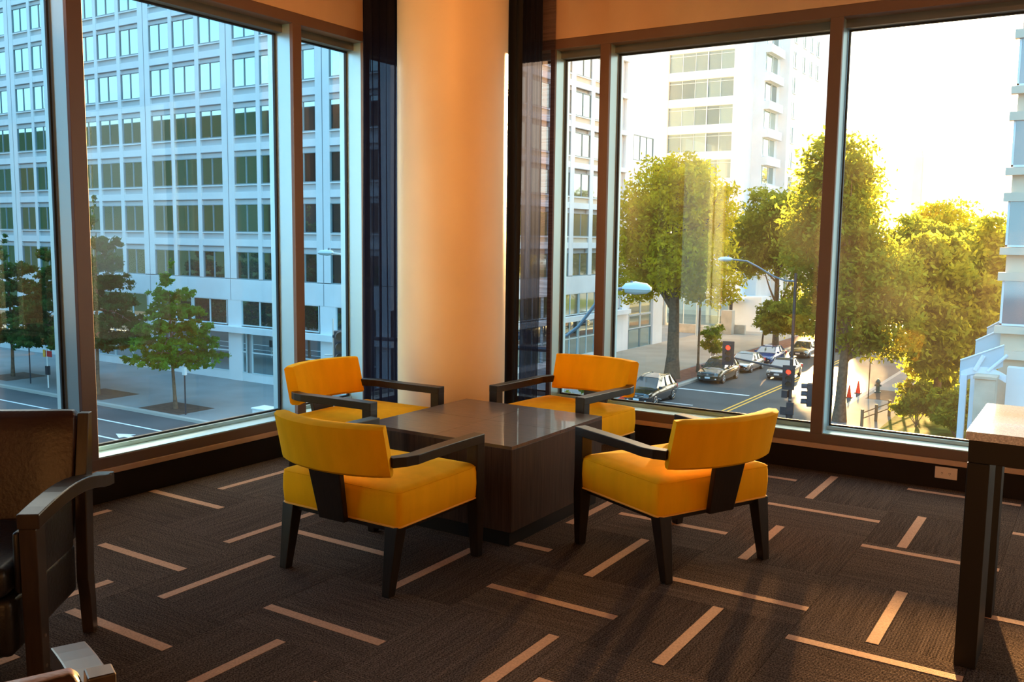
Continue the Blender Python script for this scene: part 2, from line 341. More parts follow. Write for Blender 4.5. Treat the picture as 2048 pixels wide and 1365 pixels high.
struct(MB().box(-5.0, 4.2, -3.2, 6.4, TOPZ, TOPZ+.3).build('ceiling', 'ceiling_paint'))
struct(MB().box(4.0, 4.2, -3.2, 6.3, -.3, TOPZ).build('wall_right_side', 'room_paint'))
struct(MB().box(-5.0, 4.0, -3.2, -3.0, -.3, TOPZ).build('wall_back', 'room_paint'))
ZS, ZG0, ZG1, ZB0, ZB1 = 0.245, 0.25, 2.81, 2.86, 2.93
class Side:
    """local frame of a glazed wall: u along it, d outwards"""
    def __init__(s, left): s.left = left
    def box(s, mb, u0, u1, d0, d1, z0, z1):
        if s.left: return mb.box(XL-d1, XL-d0, u0, u1, z0, z1)
        return mb.box(u0, u1, YR+d0, YR+d1, z0, z1)
DG = 0.17
wn = 0
def glazed(side, name, U0, U1, mulls, trimno, uw0, uw1):
    global wn
    b = MB(); side.box(b, uw0, uw1, 0, .28, ZB1, TOPZ); struct(b.build('wall_'+name, 'plaster'))
    b = MB(); side.box(b, uw0, uw1, .0, .25, -.3, .150); struct(b.build('baseboard_'+name, 'dark_wall'))
    b = MB(); side.box(b, U0, U1, -.012, .25, .150, .182); struct(b.build('trim_%d' % trimno, 'sill_wood', bevel=.003))
    b = MB(); side.box(b, U0, U1, .0, .25, .182, ZS); o = struct(b.build('trim_%d' % (trimno+1), 'bronze', bevel=.003))
    b = MB(); side.box(b, U0, U1, .004, DG+.02, ZS, ZS+.006); b.build('sill_plate', 'aluminium', o)
    b = MB(); side.box(b, U0, U1, DG-.03, DG+.02, ZS+.006, ZS+.030); b.build('glazing_bead', 'aluminium', o, bevel=.002)
    b = MB(); side.box(b, U0, U1, .0, .25, ZB0, ZB1); o = struct(b.build('trim_%d' % (trimno+2), 'bronze', bevel=.003))
    b = MB(); side.box(b, U0, U1, .10, .22, ZG1, ZB0); b.build('head_frame', 'slate_frame', o)
    for k, (a, c) in enumerate(mulls):
        b = MB(); side.box(b, a, c, .0, .03, ZS, ZB0); o = struct(b.build('trim_%d' % (trimno+3+k), 'bronze', bevel=.002))
        b = MB(); side.box(b, a+.004, c-.004, .03, .24, ZS, ZB0); b.build('mullion_body', 'aluminium', o)
    edges = [U0]+[x for m in mulls for x in m]+[U1]
    for k in range(0, len(edges), 2):
        a, c = edges[k], edges[k+1]
        if c-a < .05: continue
        wn += 1; g = .011
        b = MB()
        side.box(b, a, c, DG-.008, DG+.012, ZS+.03, ZS+.03+g); side.box(b, a, c, DG-.008, DG+.012, ZG1-g, ZG1)
        side.box(b, a, a+g, DG-.008, DG+.012, ZS+.03+g, ZG1-g); side.box(b, c-g, c, DG-.008, DG+.012, ZS+.03+g, ZG1-g)
        o = struct(b.build('window_%d' % wn, 'gasket'))
        b = MB()
        z0, z1 = ZS+.03+g, ZG1-g
        if side.left: b.add([(XL-DG, a+g, z0), (XL-DG, c-g, z0), (XL-DG, c-g, z1), (XL-DG, a+g, z1)], [(0, 1, 2, 3)])
        else: b.add([(a+g, YR+DG, z0), (c-g, YR+DG, z0), (c-g, YR+DG, z1), (a+g, YR+DG, z1)], [(0, 1, 2, 3)])
        b.build('pane', 'window_glass', o)
LS, RS = Side(True), Side(False)
glazed(LS, 'left', -3.0, 5.86, [(-0.40,-0.32), (1.22,1.30), (2.852,2.938), (4.423,4.501), (5.108,5.17)], 1, -3.2, 6.28)
glazed(RS, 'far', -4.42, 4.0, [(-3.549,-3.515), (-3.141,-3.068), (-1.544,-1.467), (0.13,0.21), (1.80,1.88)], 10, XL, 4.2)
b = MB().box(XL-.28, XL+.02, 5.86, 6.28, .15, ZB1); struct(b.build('trim_30', 'dark_wall'))

# pillar
p = MB().lathe([(.365, -.0), (.365, TOPZ)], 72, (-3.72, 5.02, 0)).build('pillar', 'pillar_paint', smooth=True)
struct(p)

# curtains
def curtain(name, label, pts, mat, amp, waves, z0=.012, z1=TOPZ-.02, th=True, taper=None):
    """pts: polyline in plan; folds run across it"""
    P = [Vector((x, y, 0)) for x, y in pts]; L = [0]
    for i in range(1, len(P)): L.append(L[-1]+(P[i]-P[i-1]).length)
    n = int(waves*14); rows = 12; b = MB(); ring = []
    for r in range(rows+1):
        z = z0+(z1-z0)*r/rows
        for k in range(n+1):
            s = L[-1]*k/n
            i = max(j for j in range(len(L)-1) if L[j] <= s+1e-9) if s < L[-1] else len(L)-2
            d = (P[i+1]-P[i]).normalized(); q = P[i]+d*(s-L[i]); nn = Vector((-d.y, d.x, 0))
            a = amp*(1-.3*r/rows)
            q = q+nn*(a*math.sin(2*PI*waves*k/n+.5*math.sin(r*.5+k*.1))+.4*a*math.sin(2*PI*waves*.43*k/n+1))
            if taper: q = q+d*taper*(r/rows)*(k/n)
            b.v.append((q.x, q.y, z))
    for r in range(rows):
        for k in range(n):
            a0 = r*(n+1)+k; b.f.append((a0, a0+1, a0+n+2, a0+n+1))
    o = b.build(name, mat, smooth=True)
    return tag(o, label, 'curtain')
curtain('drape', 'opaque black drape gathered behind the round pillar in the corner', [(-4.44, 5.47), (-4.38, 5.76), (-4.10, 5.84), (-3.70, 5.84)], 'drape', .018, 12)
curtain('sheer_curtain', 'dark navy sheer curtain hanging left of the pillar', [(-4.48, 5.00), (-4.47, 5.40)], 'sheer_dense', .026, 5)
curtain('sheer_curtain', 'dark folded sheer curtain hanging right of the pillar', [(-3.74, 5.91), (-3.57, 5.92)], 'sheer_dense', .016, 4)
curtain('sheer_curtain', 'thin see-through curtain edge before the narrow pane, brick-brown in the light', [(-3.575, 5.925), (-3.47, 5.93)], 'sheer_light', .006, 1.4)

# outlets
def outlet(x, z, label):
    t = thing('wall_outlet', label, 'outlet', (x, YR, z))
    MB().box(-.062, .062, -.006, 0, -.036, .036).build('cover_plate', 'outlet_plate', t, bevel=.003)
    for s in (-1, 1):
        r = MB().lathe([(.017, 0), (.017, .003)], 18).build('socket', 'outlet_plate', t)
        r.location = (s*.021, -.0055, 0); r.rotation_euler = (PI/2, 0, 0)
        MB().box(-.005, -.0025, -.0036, .0036, .0028, .0036).box(.0025, .005, -.0036, .0036, .0028, .0036).box(-.0015, .0015, -.010, -.007, .0028, .0036).build('slot', 'outlet_dark', r)
outlet(-.725, .100, 'white double power outlet on the dark skirting left of the stone-topped table leg')
outlet(-.545, .100, 'white power outlet mostly hidden behind the leg of the stone-topped table')

# ------------------------------------------------------------------ yellow chairs
def make_chair(label):
    t = thing('lounge_chair', label, 'chair')
    # seat: bevelled block crowned on top, sides slightly barrelled
    b = MB(); W, y0, y1 = .335, -.285, .285; nx = 12; ny = 12
    def pt(i, j):
        a, c = i/nx*2-1, j/ny*2-1
        def sq(v): return math.copysign(1-(1-abs(v))**1.0, v)
        return a, c
    top = []; rings = []
    prof = [(-.002, .290), (.005, .300), (.010, .360), (.008, .415), (.003, .436), (-.006, .444), (-.03, .452)]
    def rect(off, z):
        x, ya, yb = W+off, y0-off, y1+off; r = max(.022+off, .010); P = []
        for cx, cy, a0 in ((x-r, yb-r, 0), (-x+r, yb-r, PI/2), (-x+r, ya+r, PI), (x-r, ya+r, 3*PI/2)):
            for k in range(5): P.append((cx+r*math.cos(a0+k*PI/8), cy+r*math.sin(a0+k*PI/8), z))
        return P
    rings = [rect(o, z) for o, z in prof]
    for sc, z in ((.78, .462), (.5, .468), (.2, .470)):
        base = rect(-.03, 0); rings.append([(px*sc, (py-.0)*sc, z) for px, py, _ in base])
    b.loft(rings).build('seat', 'velvet', t, smooth=True)
    seat = t.children[0]
    w = MB(); P = rect(.004, .291); P.append(P[0]); w.tube(P, .0045, 6).build('piping', 'piping', seat, smooth=True)
    w = MB(); P = rect(.0035, .437); P.append(P[0]); w.tube(P, .0022, 5).build('top_seam', 'velvet', seat, smooth=True)
    # backrest: curved, leaning pad
    b = MB(); n = 18; rings = []
    for k in range(n+1):
        a = k/n*2-1
        x = .298*a; yb = -.362+.080*abs(a)**2.0
        e = 1-abs(a)**10*.25
        th = .040*e; dx = .0
        nrm = Vector((-.080*2*a/.298*1.0, 1, 0)).normalized()*1.0
        zc0, zc1 = .500, .722
        sec = []
        for (s, zz, lean) in ((-1, zc0+.012, 0), (-1.0, (zc0+zc1)/2, .5), (-1, zc1-.012, 1), (-.6, zc1, 1), (.6, zc1, 1), (1, zc1-.014, 1), (1.15, (zc0+zc1)/2, .5), (1, zc0+.014, 0), (.6, zc0, 0), (-.6, zc0, 0)):
            q = Vector((x, yb, 0))+nrm*th*s
            zc = (zc0+zc1)/2
            sec.append((q.x, q.y-.045*lean, zc+(zz-zc)*(.94+.06*e)))
        rings.append(sec)
    b.loft(rings).build('backrest', 'velvet', t, smooth=True)
    # splat joining seat frame to the back
    MB().hexa([(-.074, -.328, .275), (.074, -.328, .275), (.074, -.300, .275), (-.074, -.300, .275)],
              [(-.094, -.385, .560), (.094, -.385, .560), (.094, -.357, .560), (-.094, -.357, .560)]).build('splat', 'espresso', t, bevel=.004)
    # legs
    for s in (-1, 1):
        x = s*.300
        MB().hexa([(x-.020, -.330, 0), (x+.020, -.330, 0), (x+.020, -.290, 0), (x-.020, -.290, 0)],
                  [(x-.034, -.292, .292), (x+.034, -.292, .292), (x+.034, -.228, .292), (x-.034, -.228, .292)]).build('leg', 'espresso', t, bevel=.003)
        xf = s*.318
        b = MB(); ring = lambda h, y, z: [(xf-h, y-h, z), (xf+h, y-h, z), (xf+h, y+h, z), (xf-h, y+h, z)]
        b.loft([ring(.020, .300, 0), ring(.031, .290, .26), ring(.030, .288, .36), ring(.030, .288, .545)]).build('leg', 'espresso', t, bevel=.003)
        # arm: flat bar sweeping in to the back pad
        pts = [(s*.318, .318), (s*.318, .20), (s*.320, .05), (s*.324, -.10), (s*.330, -.18), (s*.318, -.235), (s*.293, -.285)]
        hw = [.031, .031, .030, .029, .029, .028, .024]; rings = []
        for i, (px, py) in enumerate(pts):
            a, c = pts[max(i-1, 0)], pts[min(i+1, len(pts)-1)]
            d = Vector((c[0]-a[0], c[1]-a[1], 0)).normalized(); nn = Vector((-d.y, d.x, 0))*hw[i]; z = .583
            rings.append([(px-nn.x, py-nn.y, z-.042), (px+nn.x, py+nn.y, z-.042), (px+nn.x, py+nn.y, z), (px-nn.x, py-nn.y, z)])
        MB().loft(rings).build('armrest', 'espresso', t, bevel=.003)
    MB().box(-.30, .30, -.27, -.245, .262, .292).box(-.30, .30, .262, .287, .262, .292).box(-.313, -.288, -.25, .27, .262, .292).box(.288, .313, -.25, .27, .262, .292).build('seat_rail', 'espresso', t)
    return t
ch = make_chair('mustard yellow armchair front left of the wooden cube table, its back towards us')
ch.location = (-2.705, 3.125, 0)
dup(ch, (-1.665, 4.02, 0), R(155-90), 'mustard yellow armchair front right of the cube table, turned with its back to the window')
dup(ch, (-3.625, 4.05, 0), R(2-90), 'mustard yellow armchair behind the table on the left, beside the round pillar')
dup(ch, (-2.755, 4.90, 0), R(-90-90-5), 'mustard yellow armchair behind the table on the right, its back to the far window')

# ------------------------------------------------------------------ cube table
t = thing('cube_table', 'low square dark brown wood-grain table between the four yellow chairs', 'table', (-2.775, 4.065, 0))
h = .467
MB().box(-h, h, -h, h, .075, .482).build('body', 'table_side', t, bevel=.002)
MB().box(-h+.02, h-.02, -h+.02, h-.02, 0, .075).build('plinth', 'black_wood', t)
qm = MB().box(-h/2+.0009, h/2-.0009, -h/2+.0009, h/2-.0009, 0, .016).mesh('top_panel', 'table_wood')
for k, (sx, sy) in enumerate(((-1, -1), (1, -1), (1, 1), (-1, 1))):
    link(qm, 'top_panel', t, (sx*h/2, sy*h/2, .482), PI/2*0)

# ------------------------------------------------------------------ stone-topped console table on the right
t = thing('console_table', 'tall dark-legged table with a polished speckled stone top at the right edge', 'table', (0.30, 3.80, 0))
MB().box(-.665, .70, -.345, .325, .815, .845).build('stone_top', 'stone_top', t, bevel=.003)
MB().box(-.655, .69, -.330, -.29, .735, .815).box(-.655, .69, .27, .31, .735, .815).box(-.655, -.60, -.29, .27, .735, .815).box(.635, .69, -.29, .27, .735, .815).build('apron', 'black_wood', t, bevel=.002)
for sx in (0, 1):
    x = -.655 if sx == 0 else .62
    MB().box(x, x+.07, -.333, -.10, 0, .735).build('leg', 'black_wood', t, bevel=.003)
    MB().box(x, x+.07, .20, .313, 0, .735).build('leg', 'black_wood', t, bevel=.003)

# ------------------------------------------------------------------ dark leather armchairs at the left edge
def make_armchair(label):
    t = thing('leather_armchair', label, 'chair')
    # facing +y; half width .33
    b = MB(); rings = []
    for z, y, hw, th in ((.36, -.27, .275, .045), (.42, -.28, .280, .05), (.60, -.305, .285, .045), (.76, -.325, .288, .040), (.815, -.333, .285, .034), (.835, -.338, .272, .014)):
        rings.append([(-hw, y-th, z), (-hw*.5, y-th-.012, z), (hw*.5, y-th-.012, z), (hw, y-th, z), (hw, y+th, z), (hw*.5, y+th+.0, z), (-hw*.5, y+th, z), (-hw, y+th, z)])
    b.loft(rings).build('backrest', 'leather', t, smooth=True, bevel=.006)
    MB().box(-.275, .275, -.24, .30, .36, .46).build('seat', 'leather_black', t, bevel=.03, seg=4, smooth=True)
    MB().box(-.285, .285, -.27, .29, .17, .355).build('seat_base', 'leather_black', t, bevel=.02, seg=3, smooth=True)
    for s in (-1, 1):
        MB().box(s*.292-.012, s*.292+.012, -.20, .25, .36, .56).build('side_pad', 'leather_black', t, bevel=.010, seg=3, smooth=True)
        # rear post: foot kicked back, trim running up beside the leather
        rings = []
        for z, y, h in ((0, -.305, .024), (.15, -.292, .030), (.22, -.280, .036), (.58, -.300, .036), (.825, -.340, .020)):
            rings.append([(s*.310-.020, y-h, z), (s*.310+.020, y-h, z), (s*.310+.020, y+h, z), (s*.310-.020, y+h, z)])
        MB().loft(rings).build('rear_post', 'arm_wood', t, bevel=.003)
        rings = []
        for z, h in ((0, .024), (.30, .033), (.575, .036)):
            rings.append([(s*.335-.026, .232-h, z), (s*.335+.026, .232-h, z), (s*.335+.026, .232+h, z), (s*.335-.026, .232+h, z)])
        lg = MB().loft(rings).build('leg', 'arm_wood', t, bevel=.003)
        for zz in (.22, .12): MB().disc((s*.3615, .235, zz), (1, 0, 0), .006, .004).build('screw', 'screw', lg)
        rings = []
        for k in range(13):
            v = k/12; y = .268-v*.72; z = .622+.030*math.sin(PI*min(v*1.15, 1))-.05*v**2; x = s*(.338+.012*math.sin(PI*v))
            rings.append([(x-.034, y, z-.048), (x+.034, y, z-.048), (x+.034, y, z), (x-.034, y, z)])
        ar = MB().loft(rings).build('armrest', 'arm_wood', t, bevel=.004)
        for yy in (-.40, -.36): MB().disc((s*.374, yy, .575), (1, 0, 0), .006, .004).build('screw', 'screw', ar)
    return t
ac = make_armchair('dark brown leather armchair with curved wooden arms at the left edge')
ac.location = (-3.16, 1.50, 0); ac.rotation_euler = (0, 0, R(-141))
dup(ac, (-1.68, .64, 0), R(66), 'brown leather armchair in the bottom left corner, only its back top and arm showing')

# ------------------------------------------------------------------ street ground
def slab(x0, x1, y0, y1, z, mat, name, th=.3):
    return struct(MB().box(x0, x1, y0, y1, z-th, z).build(name, mat))
slab(-260, 200, -120, 320, GZ, 'asphalt', 'ground', 1.0)
def paint(mb, name, mat, label, cat='road marking'):
    return tag(mb.build(name, mat), label, cat)
z0, z1 = GZ, GZ+.012
SW = GZ+.16
west = slab(-260, -25.9, 33.9, 300, SW, 'pavement', 'pavement_west')
MB().box(-260, -25.9, 33.6, 33.9, GZ-.1, SW+.005).box(-25.9, -25.6, 33.6, 300, GZ-.1, SW+.005).build('kerb', 'kerb', west)
slab(-38, -28.6, 64, 104, SW+.006, 'plaza', 'plaza_paving', .05)
slab(-28.4, -26.1, 60, 130, SW+.008, 'brick_strip', 'brick_planting_strip', .05)
east = slab(-13.4, 60, 52.5, 300, SW, 'pavement', 'pavement_east')
MB().box(-13.7, -13.4, 52.2, 300, GZ-.1, SW+.005).box(-13.4, 60, 52.2, 52.5, GZ-.1, SW+.005).build('kerb', 'kerb', east)
slab(-10.2, 40, 53.5, 140, SW+.03, 'grass', 'grass_bed', .05)
for x in (-19.75, -19.40):
    paint(MB().box(x-.07, x+.07, 46, 190, z0, z1), 'yellow_line', 'lane_yellow', 'yellow centre line on the road, %s of the double pair' % ('left' if x < -19.6 else 'right'))
paint(MB().box(-120, -34, 31.0, 31.15, z0, z1), 'lane_line', 'lane_white', 'long white lane line nearest the left pavement')
paint(MB().box(-120, -41.5, 28.35, 28.5, z0, z1), 'lane_line', 'lane_white', 'white lane line below the turn arrow on the left road')
paint(MB().box(-25.4, -20.2, 61.8, 62.1, z0, z1), 'stop_line', 'lane_white', 'white stop line before the waiting silver sedan')
paint(MB().box(-25.4, -22.0, 56.0, 56.15, z0, z1), 'crosswalk_line', 'lane_white', 'thin white crosswalk line on the right road')
ar = MB().add([(-42.0, 29.05, z1), (-43.0, 29.05, z1), (-43.0, 28.75, z1), (-44.0, 29.25, z1), (-43.0, 29.75, z1), (-43.0, 29.4, z1), (-42.0, 29.4, z1)], [(0, 1, 2, 3, 4, 5, 6)])
ar.add([(x, y, z0) for x, y, _ in ar.v[:7]], [(6, 5, 4, 3, 2, 1, 0)])
ar.f += [(i, (i+1) % 7, (i+1) % 7+7, i+7) for i in range(7)]
paint(ar, 'turn_arrow', 'lane_white', 'white turn arrow painted on the left road')
tag(MB().lathe([(.42, 0), (.42, .012)], 20, (-20.9, 53.2, GZ)).build('manhole_cover', 'car_trim'), 'round manhole cover in the right road', 'manhole')
for x, y, w, l in ((-66.5, 36.3, 1.6, 1.5), (-54.8, 35.6, 1.9, 1.4), (-46.9, 35.3, 1.9, 1.3), (-12.2, 67.0, .9, 2.2)):
    tag(MB().box(x-w, x+w, y-l, y+l, SW-.05, SW+.008).build('tree_pit', 'soil'), 'bare soil square in the pavement %s' % {-66.5: 'round the leftmost street tree', -54.8: 'behind the bronze mullion of the left window', -46.9: 'round the bright green young tree', -12.2: 'beside the fire hydrant'}[x], 'tree pit')

# ------------------------------------------------------------------ office building across the street
FR = {}
def ob(mb, fr, a0, a1, d0, d1, z0, z1):
    """box on a facade; fr 'S' faces -y at y=44.8, 'E' faces +x at x=-38; d outward"""
    if fr == 'S': return mb.box(a0, a1, 44.8-d1, 44.8-d0, z0, z1)
    return mb.box(-38+d0, -38+d1, a0, a1, z0, z1)
bl = thing('office_building', 'white concrete office block with grid of square windows across the left street', 'building', (0, 0, 0))
bw = MB().box(-92, -38.35, 45.15, 87.3, GZ, 27).build('wall', 'concrete_grey', bl)
BOT = [-1.80, 1.55, 4.90, 8.25, 11.60, 14.90, 18.20, 21.5]; WH = 1.97
win_cache = {}
def window_unit(fr, a0, a1, zb, h, glass='office_glass', muntins=1, par=None, rec=-.10, rail=False):
    key = (fr, round(a1-a0, 2), round(h, 2), glass, muntins, rec, rail)
    if key not in win_cache:
        w = a1-a0; f = .045
        def bx(mb, x0, x1, q0, q1, zz0, zz1):
            return mb.box(x0, x1, -q1, -q0, zz0, zz1) if fr == 'S' else mb.box(q0, q1, x0, x1, zz0, zz1)
        mb = MB()
        bx(mb, 0, f, rec, rec+.10, 0, h); bx(mb, w-f, w, rec, rec+.10, 0, h); bx(mb, f, w-f, rec, rec+.10, 0, f+.03); bx(mb, f, w-f, rec, rec+.10, h-f, h)
        for k in range(muntins):
            c = w*(k+1)/(muntins+1); bx(mb, c-.035, c+.035, rec, rec+.08, f, h-f)
        if rail: bx(mb, f, w-f, rec, rec+.08, h*.52-.04, h*.52+.04)
        me = mb.mesh('window', 'window_frame_white' if rail or h < 1.9 else 'window_frame_grey')
        pb = MB(); bx(pb, f, w-f, rec-.0, rec+.03, f+.03, h-f); win_cache[key] = (me, pb.mesh('pane', glass))
    me, pm = win_cache[key]
    loc = (a0, 44.8, zb) if fr == 'S' else (-38, a0, zb)
    o = link(me, 'window', par or bl, loc); link(pm, 'pane', o)
    return o
mesh_cache = {}
def fpart(name, fr, a0, a1, d0, d1, zz0, zz1, mat, par=None):
    key = (name, fr, round(a1-a0, 2), d0, d1, round(zz1-zz0, 2), mat)
    if key not in mesh_cache:
        mb = MB()
        if fr == 'S': mb.box(0, a1-a0, -d1, -d0, 0, zz1-zz0)
        else: mb.box(d0, d1, 0, a1-a0, 0, zz1-zz0)
        mesh_cache[key] = mb.mesh(name, mat)
    loc = (a0, 44.8, zz0) if fr == 'S' else (-38, a0, zz0)
    return link(mesh_cache[key], name, par or bl, loc)
offs = [(-.10, 2.22), (2.60, 5.10), (5.52, 7.85)]
S_cols = []
for k in range(6):
    Lk = -43.05-9.2*k
    for a, c in offs:
        if Lk+c > -38.5: c = -38.95-Lk
        if a < c-.8: S_cols.append((Lk+a, Lk+c, k))
E_cols = [(47.2, 49.9), (50.6, 53.3), (54.7, 57.4), (58.1, 60.8), (61.5, 64.3), (65.0, 67.7), (68.4, 71.15), (71.8, 74.6)]
for a, c, k in S_cols:
    nrow = 8 if k > 1 else 7
    for zb in BOT[:nrow]:
        window_unit('S', a, c, zb, WH)
for a, c in E_cols:
    if c < 60: continue
    for zb in BOT[:6]: window_unit('E', a, c, zb, WH, 'office_glass_sunlit')
for r, zb in enumerate(BOT):
    # white floor band and recessed spandrel strips
    if r > 0:
        fpart('floor_band', 'S', -91.0, -38, -.3, 0, zb-.98, zb-.50, 'concrete_white'); fpart('floor_band', 'E', 44.8, 76.0, -.3, 0, zb-.98, zb-.50, 'concrete_white')
        fpart('joint', 'S', -91.0, -38, -.3, .004, zb-1.03, zb-.98, 'joint'); fpart('joint', 'E', 44.8, 76.0, -.3, .004, zb-1.03, zb-.98, 'joint')
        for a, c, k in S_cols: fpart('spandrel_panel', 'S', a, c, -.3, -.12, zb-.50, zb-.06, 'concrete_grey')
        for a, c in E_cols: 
            if c > 60: fpart('spandrel_panel', 'E', a, c, -.3, -.12, zb-.50, zb-.06, 'concrete_beige')  # beige carries the east face's warm light in the panel colour
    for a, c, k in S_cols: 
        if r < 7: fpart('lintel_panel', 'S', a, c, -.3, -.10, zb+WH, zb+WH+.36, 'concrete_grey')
    fpart('window_sill', 'S', -91.0, -38, -.3, .02, zb-.08, zb, 'concrete_white')
    fpart('window_sill', 'E', 44.8, 76.0, -.3, .02, zb-.08, zb, 'concrete_white')
# vertical piers between the windows
def piers(fr, cols, end0, end1, zz0, zz1):
    e = sorted([(a, c) for a, c in cols]); gaps = []
    prev = end0
    for a, c in e: gaps.append((prev, a)); prev = c
    gaps.append((prev, end1))
    for a, c in gaps:
        if c-a > .05: fpart('pier', fr, a, c, -.3, .03, zz0, zz1, 'concrete_white' if fr == 'S' else 'concrete_white')
        if c-a > 1.0: fpart('joint', fr, (a+c)/2-.03, (a+c)/2+.03, .03, .034, zz0, zz1, 'joint')
piers('S', [(a, c) for a, c, k in S_cols], -91.0, -38, -1.75, 24)
piers('E', [q for q in E_cols], 44.8, 76.0, -1.75, 24)
fpart('wall_band', 'S', -91.0, -38, -.3, .04, -3.30, -1.83, 'concrete_white'); fpart('wall_band', 'E', 44.8, 76.0, -.3, .04, -3.30, -1.83, 'concrete_white')
for k in range(1, 6): fpart('joint', 'S', -43.05-9.2*k+8.45, -43.05-9.2*k+8.50, .04, .045, -3.3, -1.83, 'joint')
# second-floor strip windows, ledge, shop-front glazing
prev = -38
for k in range(1, 6):
    L = -43.05-9.2*k
    for q in range(2): window_unit('S', L+.3+q*3.9, L+.3+q*3.9+3.75, -5.12, 1.82, muntins=1)
    fpart('strip_mullion', 'S', L+4.05, L+4.20, -.25, -.05, -5.12, -3.3, 'window_frame_white')
    fpart('pier', 'S', L+8.1, L+9.5, -.3, .02, GZ, -3.3, 'concrete_white')
    for q in range(3): window_unit('S', L+1.3+q*2.3, L+1.3+q*2.3+2.25, GZ+.75, 2.95, muntins=0, rail=True)
    window_unit('S', L+.1, L+.75, GZ+.75, 2.95, muntins=0, rail=True)
    fpart('base_wall', 'S', L, L+9.2, -.3, -.02, GZ, GZ+.75, 'concrete_white')
for q in range(1): window_unit('S', -42.75, -39.2, -5.12, 1.82); window_unit('S', -42.75, -39.2, GZ+.75, 2.95, muntins=1, rail=True)
fpart('pier', 'S', -39.2, -38.0, -.3, .02, GZ, -3.3, 'concrete_white'); fpart('base_wall', 'S', -43.05, -38, -.3, -.02, GZ, GZ+.75, 'concrete_white')
fpart('ledge', 'S', -91.0, -37.6, -.3, .45, -5.62, -5.20, 'concrete_white'); fpart('ledge', 'E', 44.8, 79.2, -.3, .45, -5.62, -5.20, 'concrete_white')
for q in range(6):
    a = 57.6+q*3.05
    window_unit('E', a, a+2.9, -5.12, 1.82, 'office_glass_sunlit'); window_unit('E', a, a+2.9, GZ+.55, 3.1, muntins=1, rail=True)
fpart('base_wall', 'E', 44.8, 76.4, -.3, 0, GZ, GZ+.55, 'concrete_white')
fpart('wall_plain', 'E', 44.8, 57.5, -.3, 0, GZ, -3.3, 'concrete_white')
# taller rear part with few openings
fpart('wall_plain', 'E', 78.1, 79.7, -.3, .0, -5.2, 27, 'concrete_white')
for zb in BOT[1:7]:
    fpart('grey_panel', 'E', 76.1, 78.05, -.3, -.25, zb-.4, zb+2.5, 'concrete_grey'); fpart('window_sill', 'E', 76.0, 78.3, -.25, .12, zb-.75, zb-.35, 'concrete_white')
fpart('grey_panel', 'E', 76.1, 78.05, -.3, -.25, -5.1, -.6, 'concrete_grey')
fpart('wall_plain', 'E', 76.0, 79.6, -.3, .0, GZ, -5.62, 'concrete_white')
window_unit('E', 79.75, 84.2, 8.80, 2.35, 'tower_glass', muntins=2); window_unit('E', 79.75, 84.2, 5.0, 2.35, 'tower_glass', muntins=2)
fpart('wall_plain', 'E', 79.7, 87.3, -.3, .0, 11.15, 27, 'concrete_white'); fpart('wall_plain', 'E', 79.7, 87.3, -.3, .0, 7.35, 8.8, 'concrete_white')
fpart('wall_plain', 'E', 79.7, 87.3, -.3, .0, -4.2, 5.0, 'concrete_white'); fpart('wall_plain', 'E', 84.2, 87.3, -.3, .0, 5.0, 11.15, 'concrete_white')
for q in range(2):
    a = 79.75+q*2.6
    for zz, hh in ((GZ+.1, 1.9), (GZ+2.05, 1.3), (GZ+3.4, 1.6)):
        window_unit('E', a, a+2.5, zz, hh, 'office_glass_sunlit' if zz > GZ+2 else 'office_glass', muntins=0)
fpart('pier', 'E', 84.95, 87.3, -.3, .15, GZ, -4.2, 'concrete_white')

# unseen block on our side, added so the panes opposite mirror something dark
nb = MB().box(-150, -62, -30, 12, GZ, 16.0).build('reflection_block', 'reflection_block_dark')
tag(nb, 'long near-black block added on the near side of the left street to darken the reflections opposite', 'building')

# ------------------------------------------------------------------ stepped white tower beyond the plaza
tw = thing('office_tower', 'tall white tower with long ribbon windows behind the golden tree', 'building', (0, 0, 0))
MB().box(-60, -35.9, 105.4, 140, GZ, 46).build('wall', 'concrete_white', tw)
MB().box(-47.5, -45.6, 105.0, 105.4, GZ, 46).build('pier', 'concrete_beige', tw)
MB().box(-37.6, -35.9, 105.0, 105.4, GZ, 46).build('pier', 'concrete_white', tw)
for k in range(10):
    zb = 21.15-3.13*k if k < 9 else 24.3
    if zb > -6:
        def tb(mb, a0, a1, q0, q1, u0, u1): return mb.box(a0, a1, q0, q1, u0, u1)
        mb = MB(); H = 2.1
        mb.box(-45.6, -37.6, 105.12, 105.25, zb-.06, zb).box(-45.6, -37.6, 105.12, 105.25, zb+H, zb+H+.05).box(-45.6, -37.6, 105.15, 105.25, zb+H-.36, zb+H-.30)
        for x in (-43.95, -42.35, -40.75, -39.2): mb.box(x-.03, x+.03, 105.15, 105.25, zb, zb+H)
        mb.box(-40.85, -40.72, 105.1, 105.25, zb, zb+H)
        w = mb.build('ribbon_window', 'window_frame_white', tw)
        for q in range(5): MB().box(-45.6+q*1.6, -45.6+q*1.6+1.57, 105.22, 105.34, zb, zb+H).build('pane', 'tower_glass', w)
        MB().box(-45.6, -37.6, 105.0, 105.39, zb+H+.05, zb+3.07).build('spandrel_panel', 'concrete_white', tw)
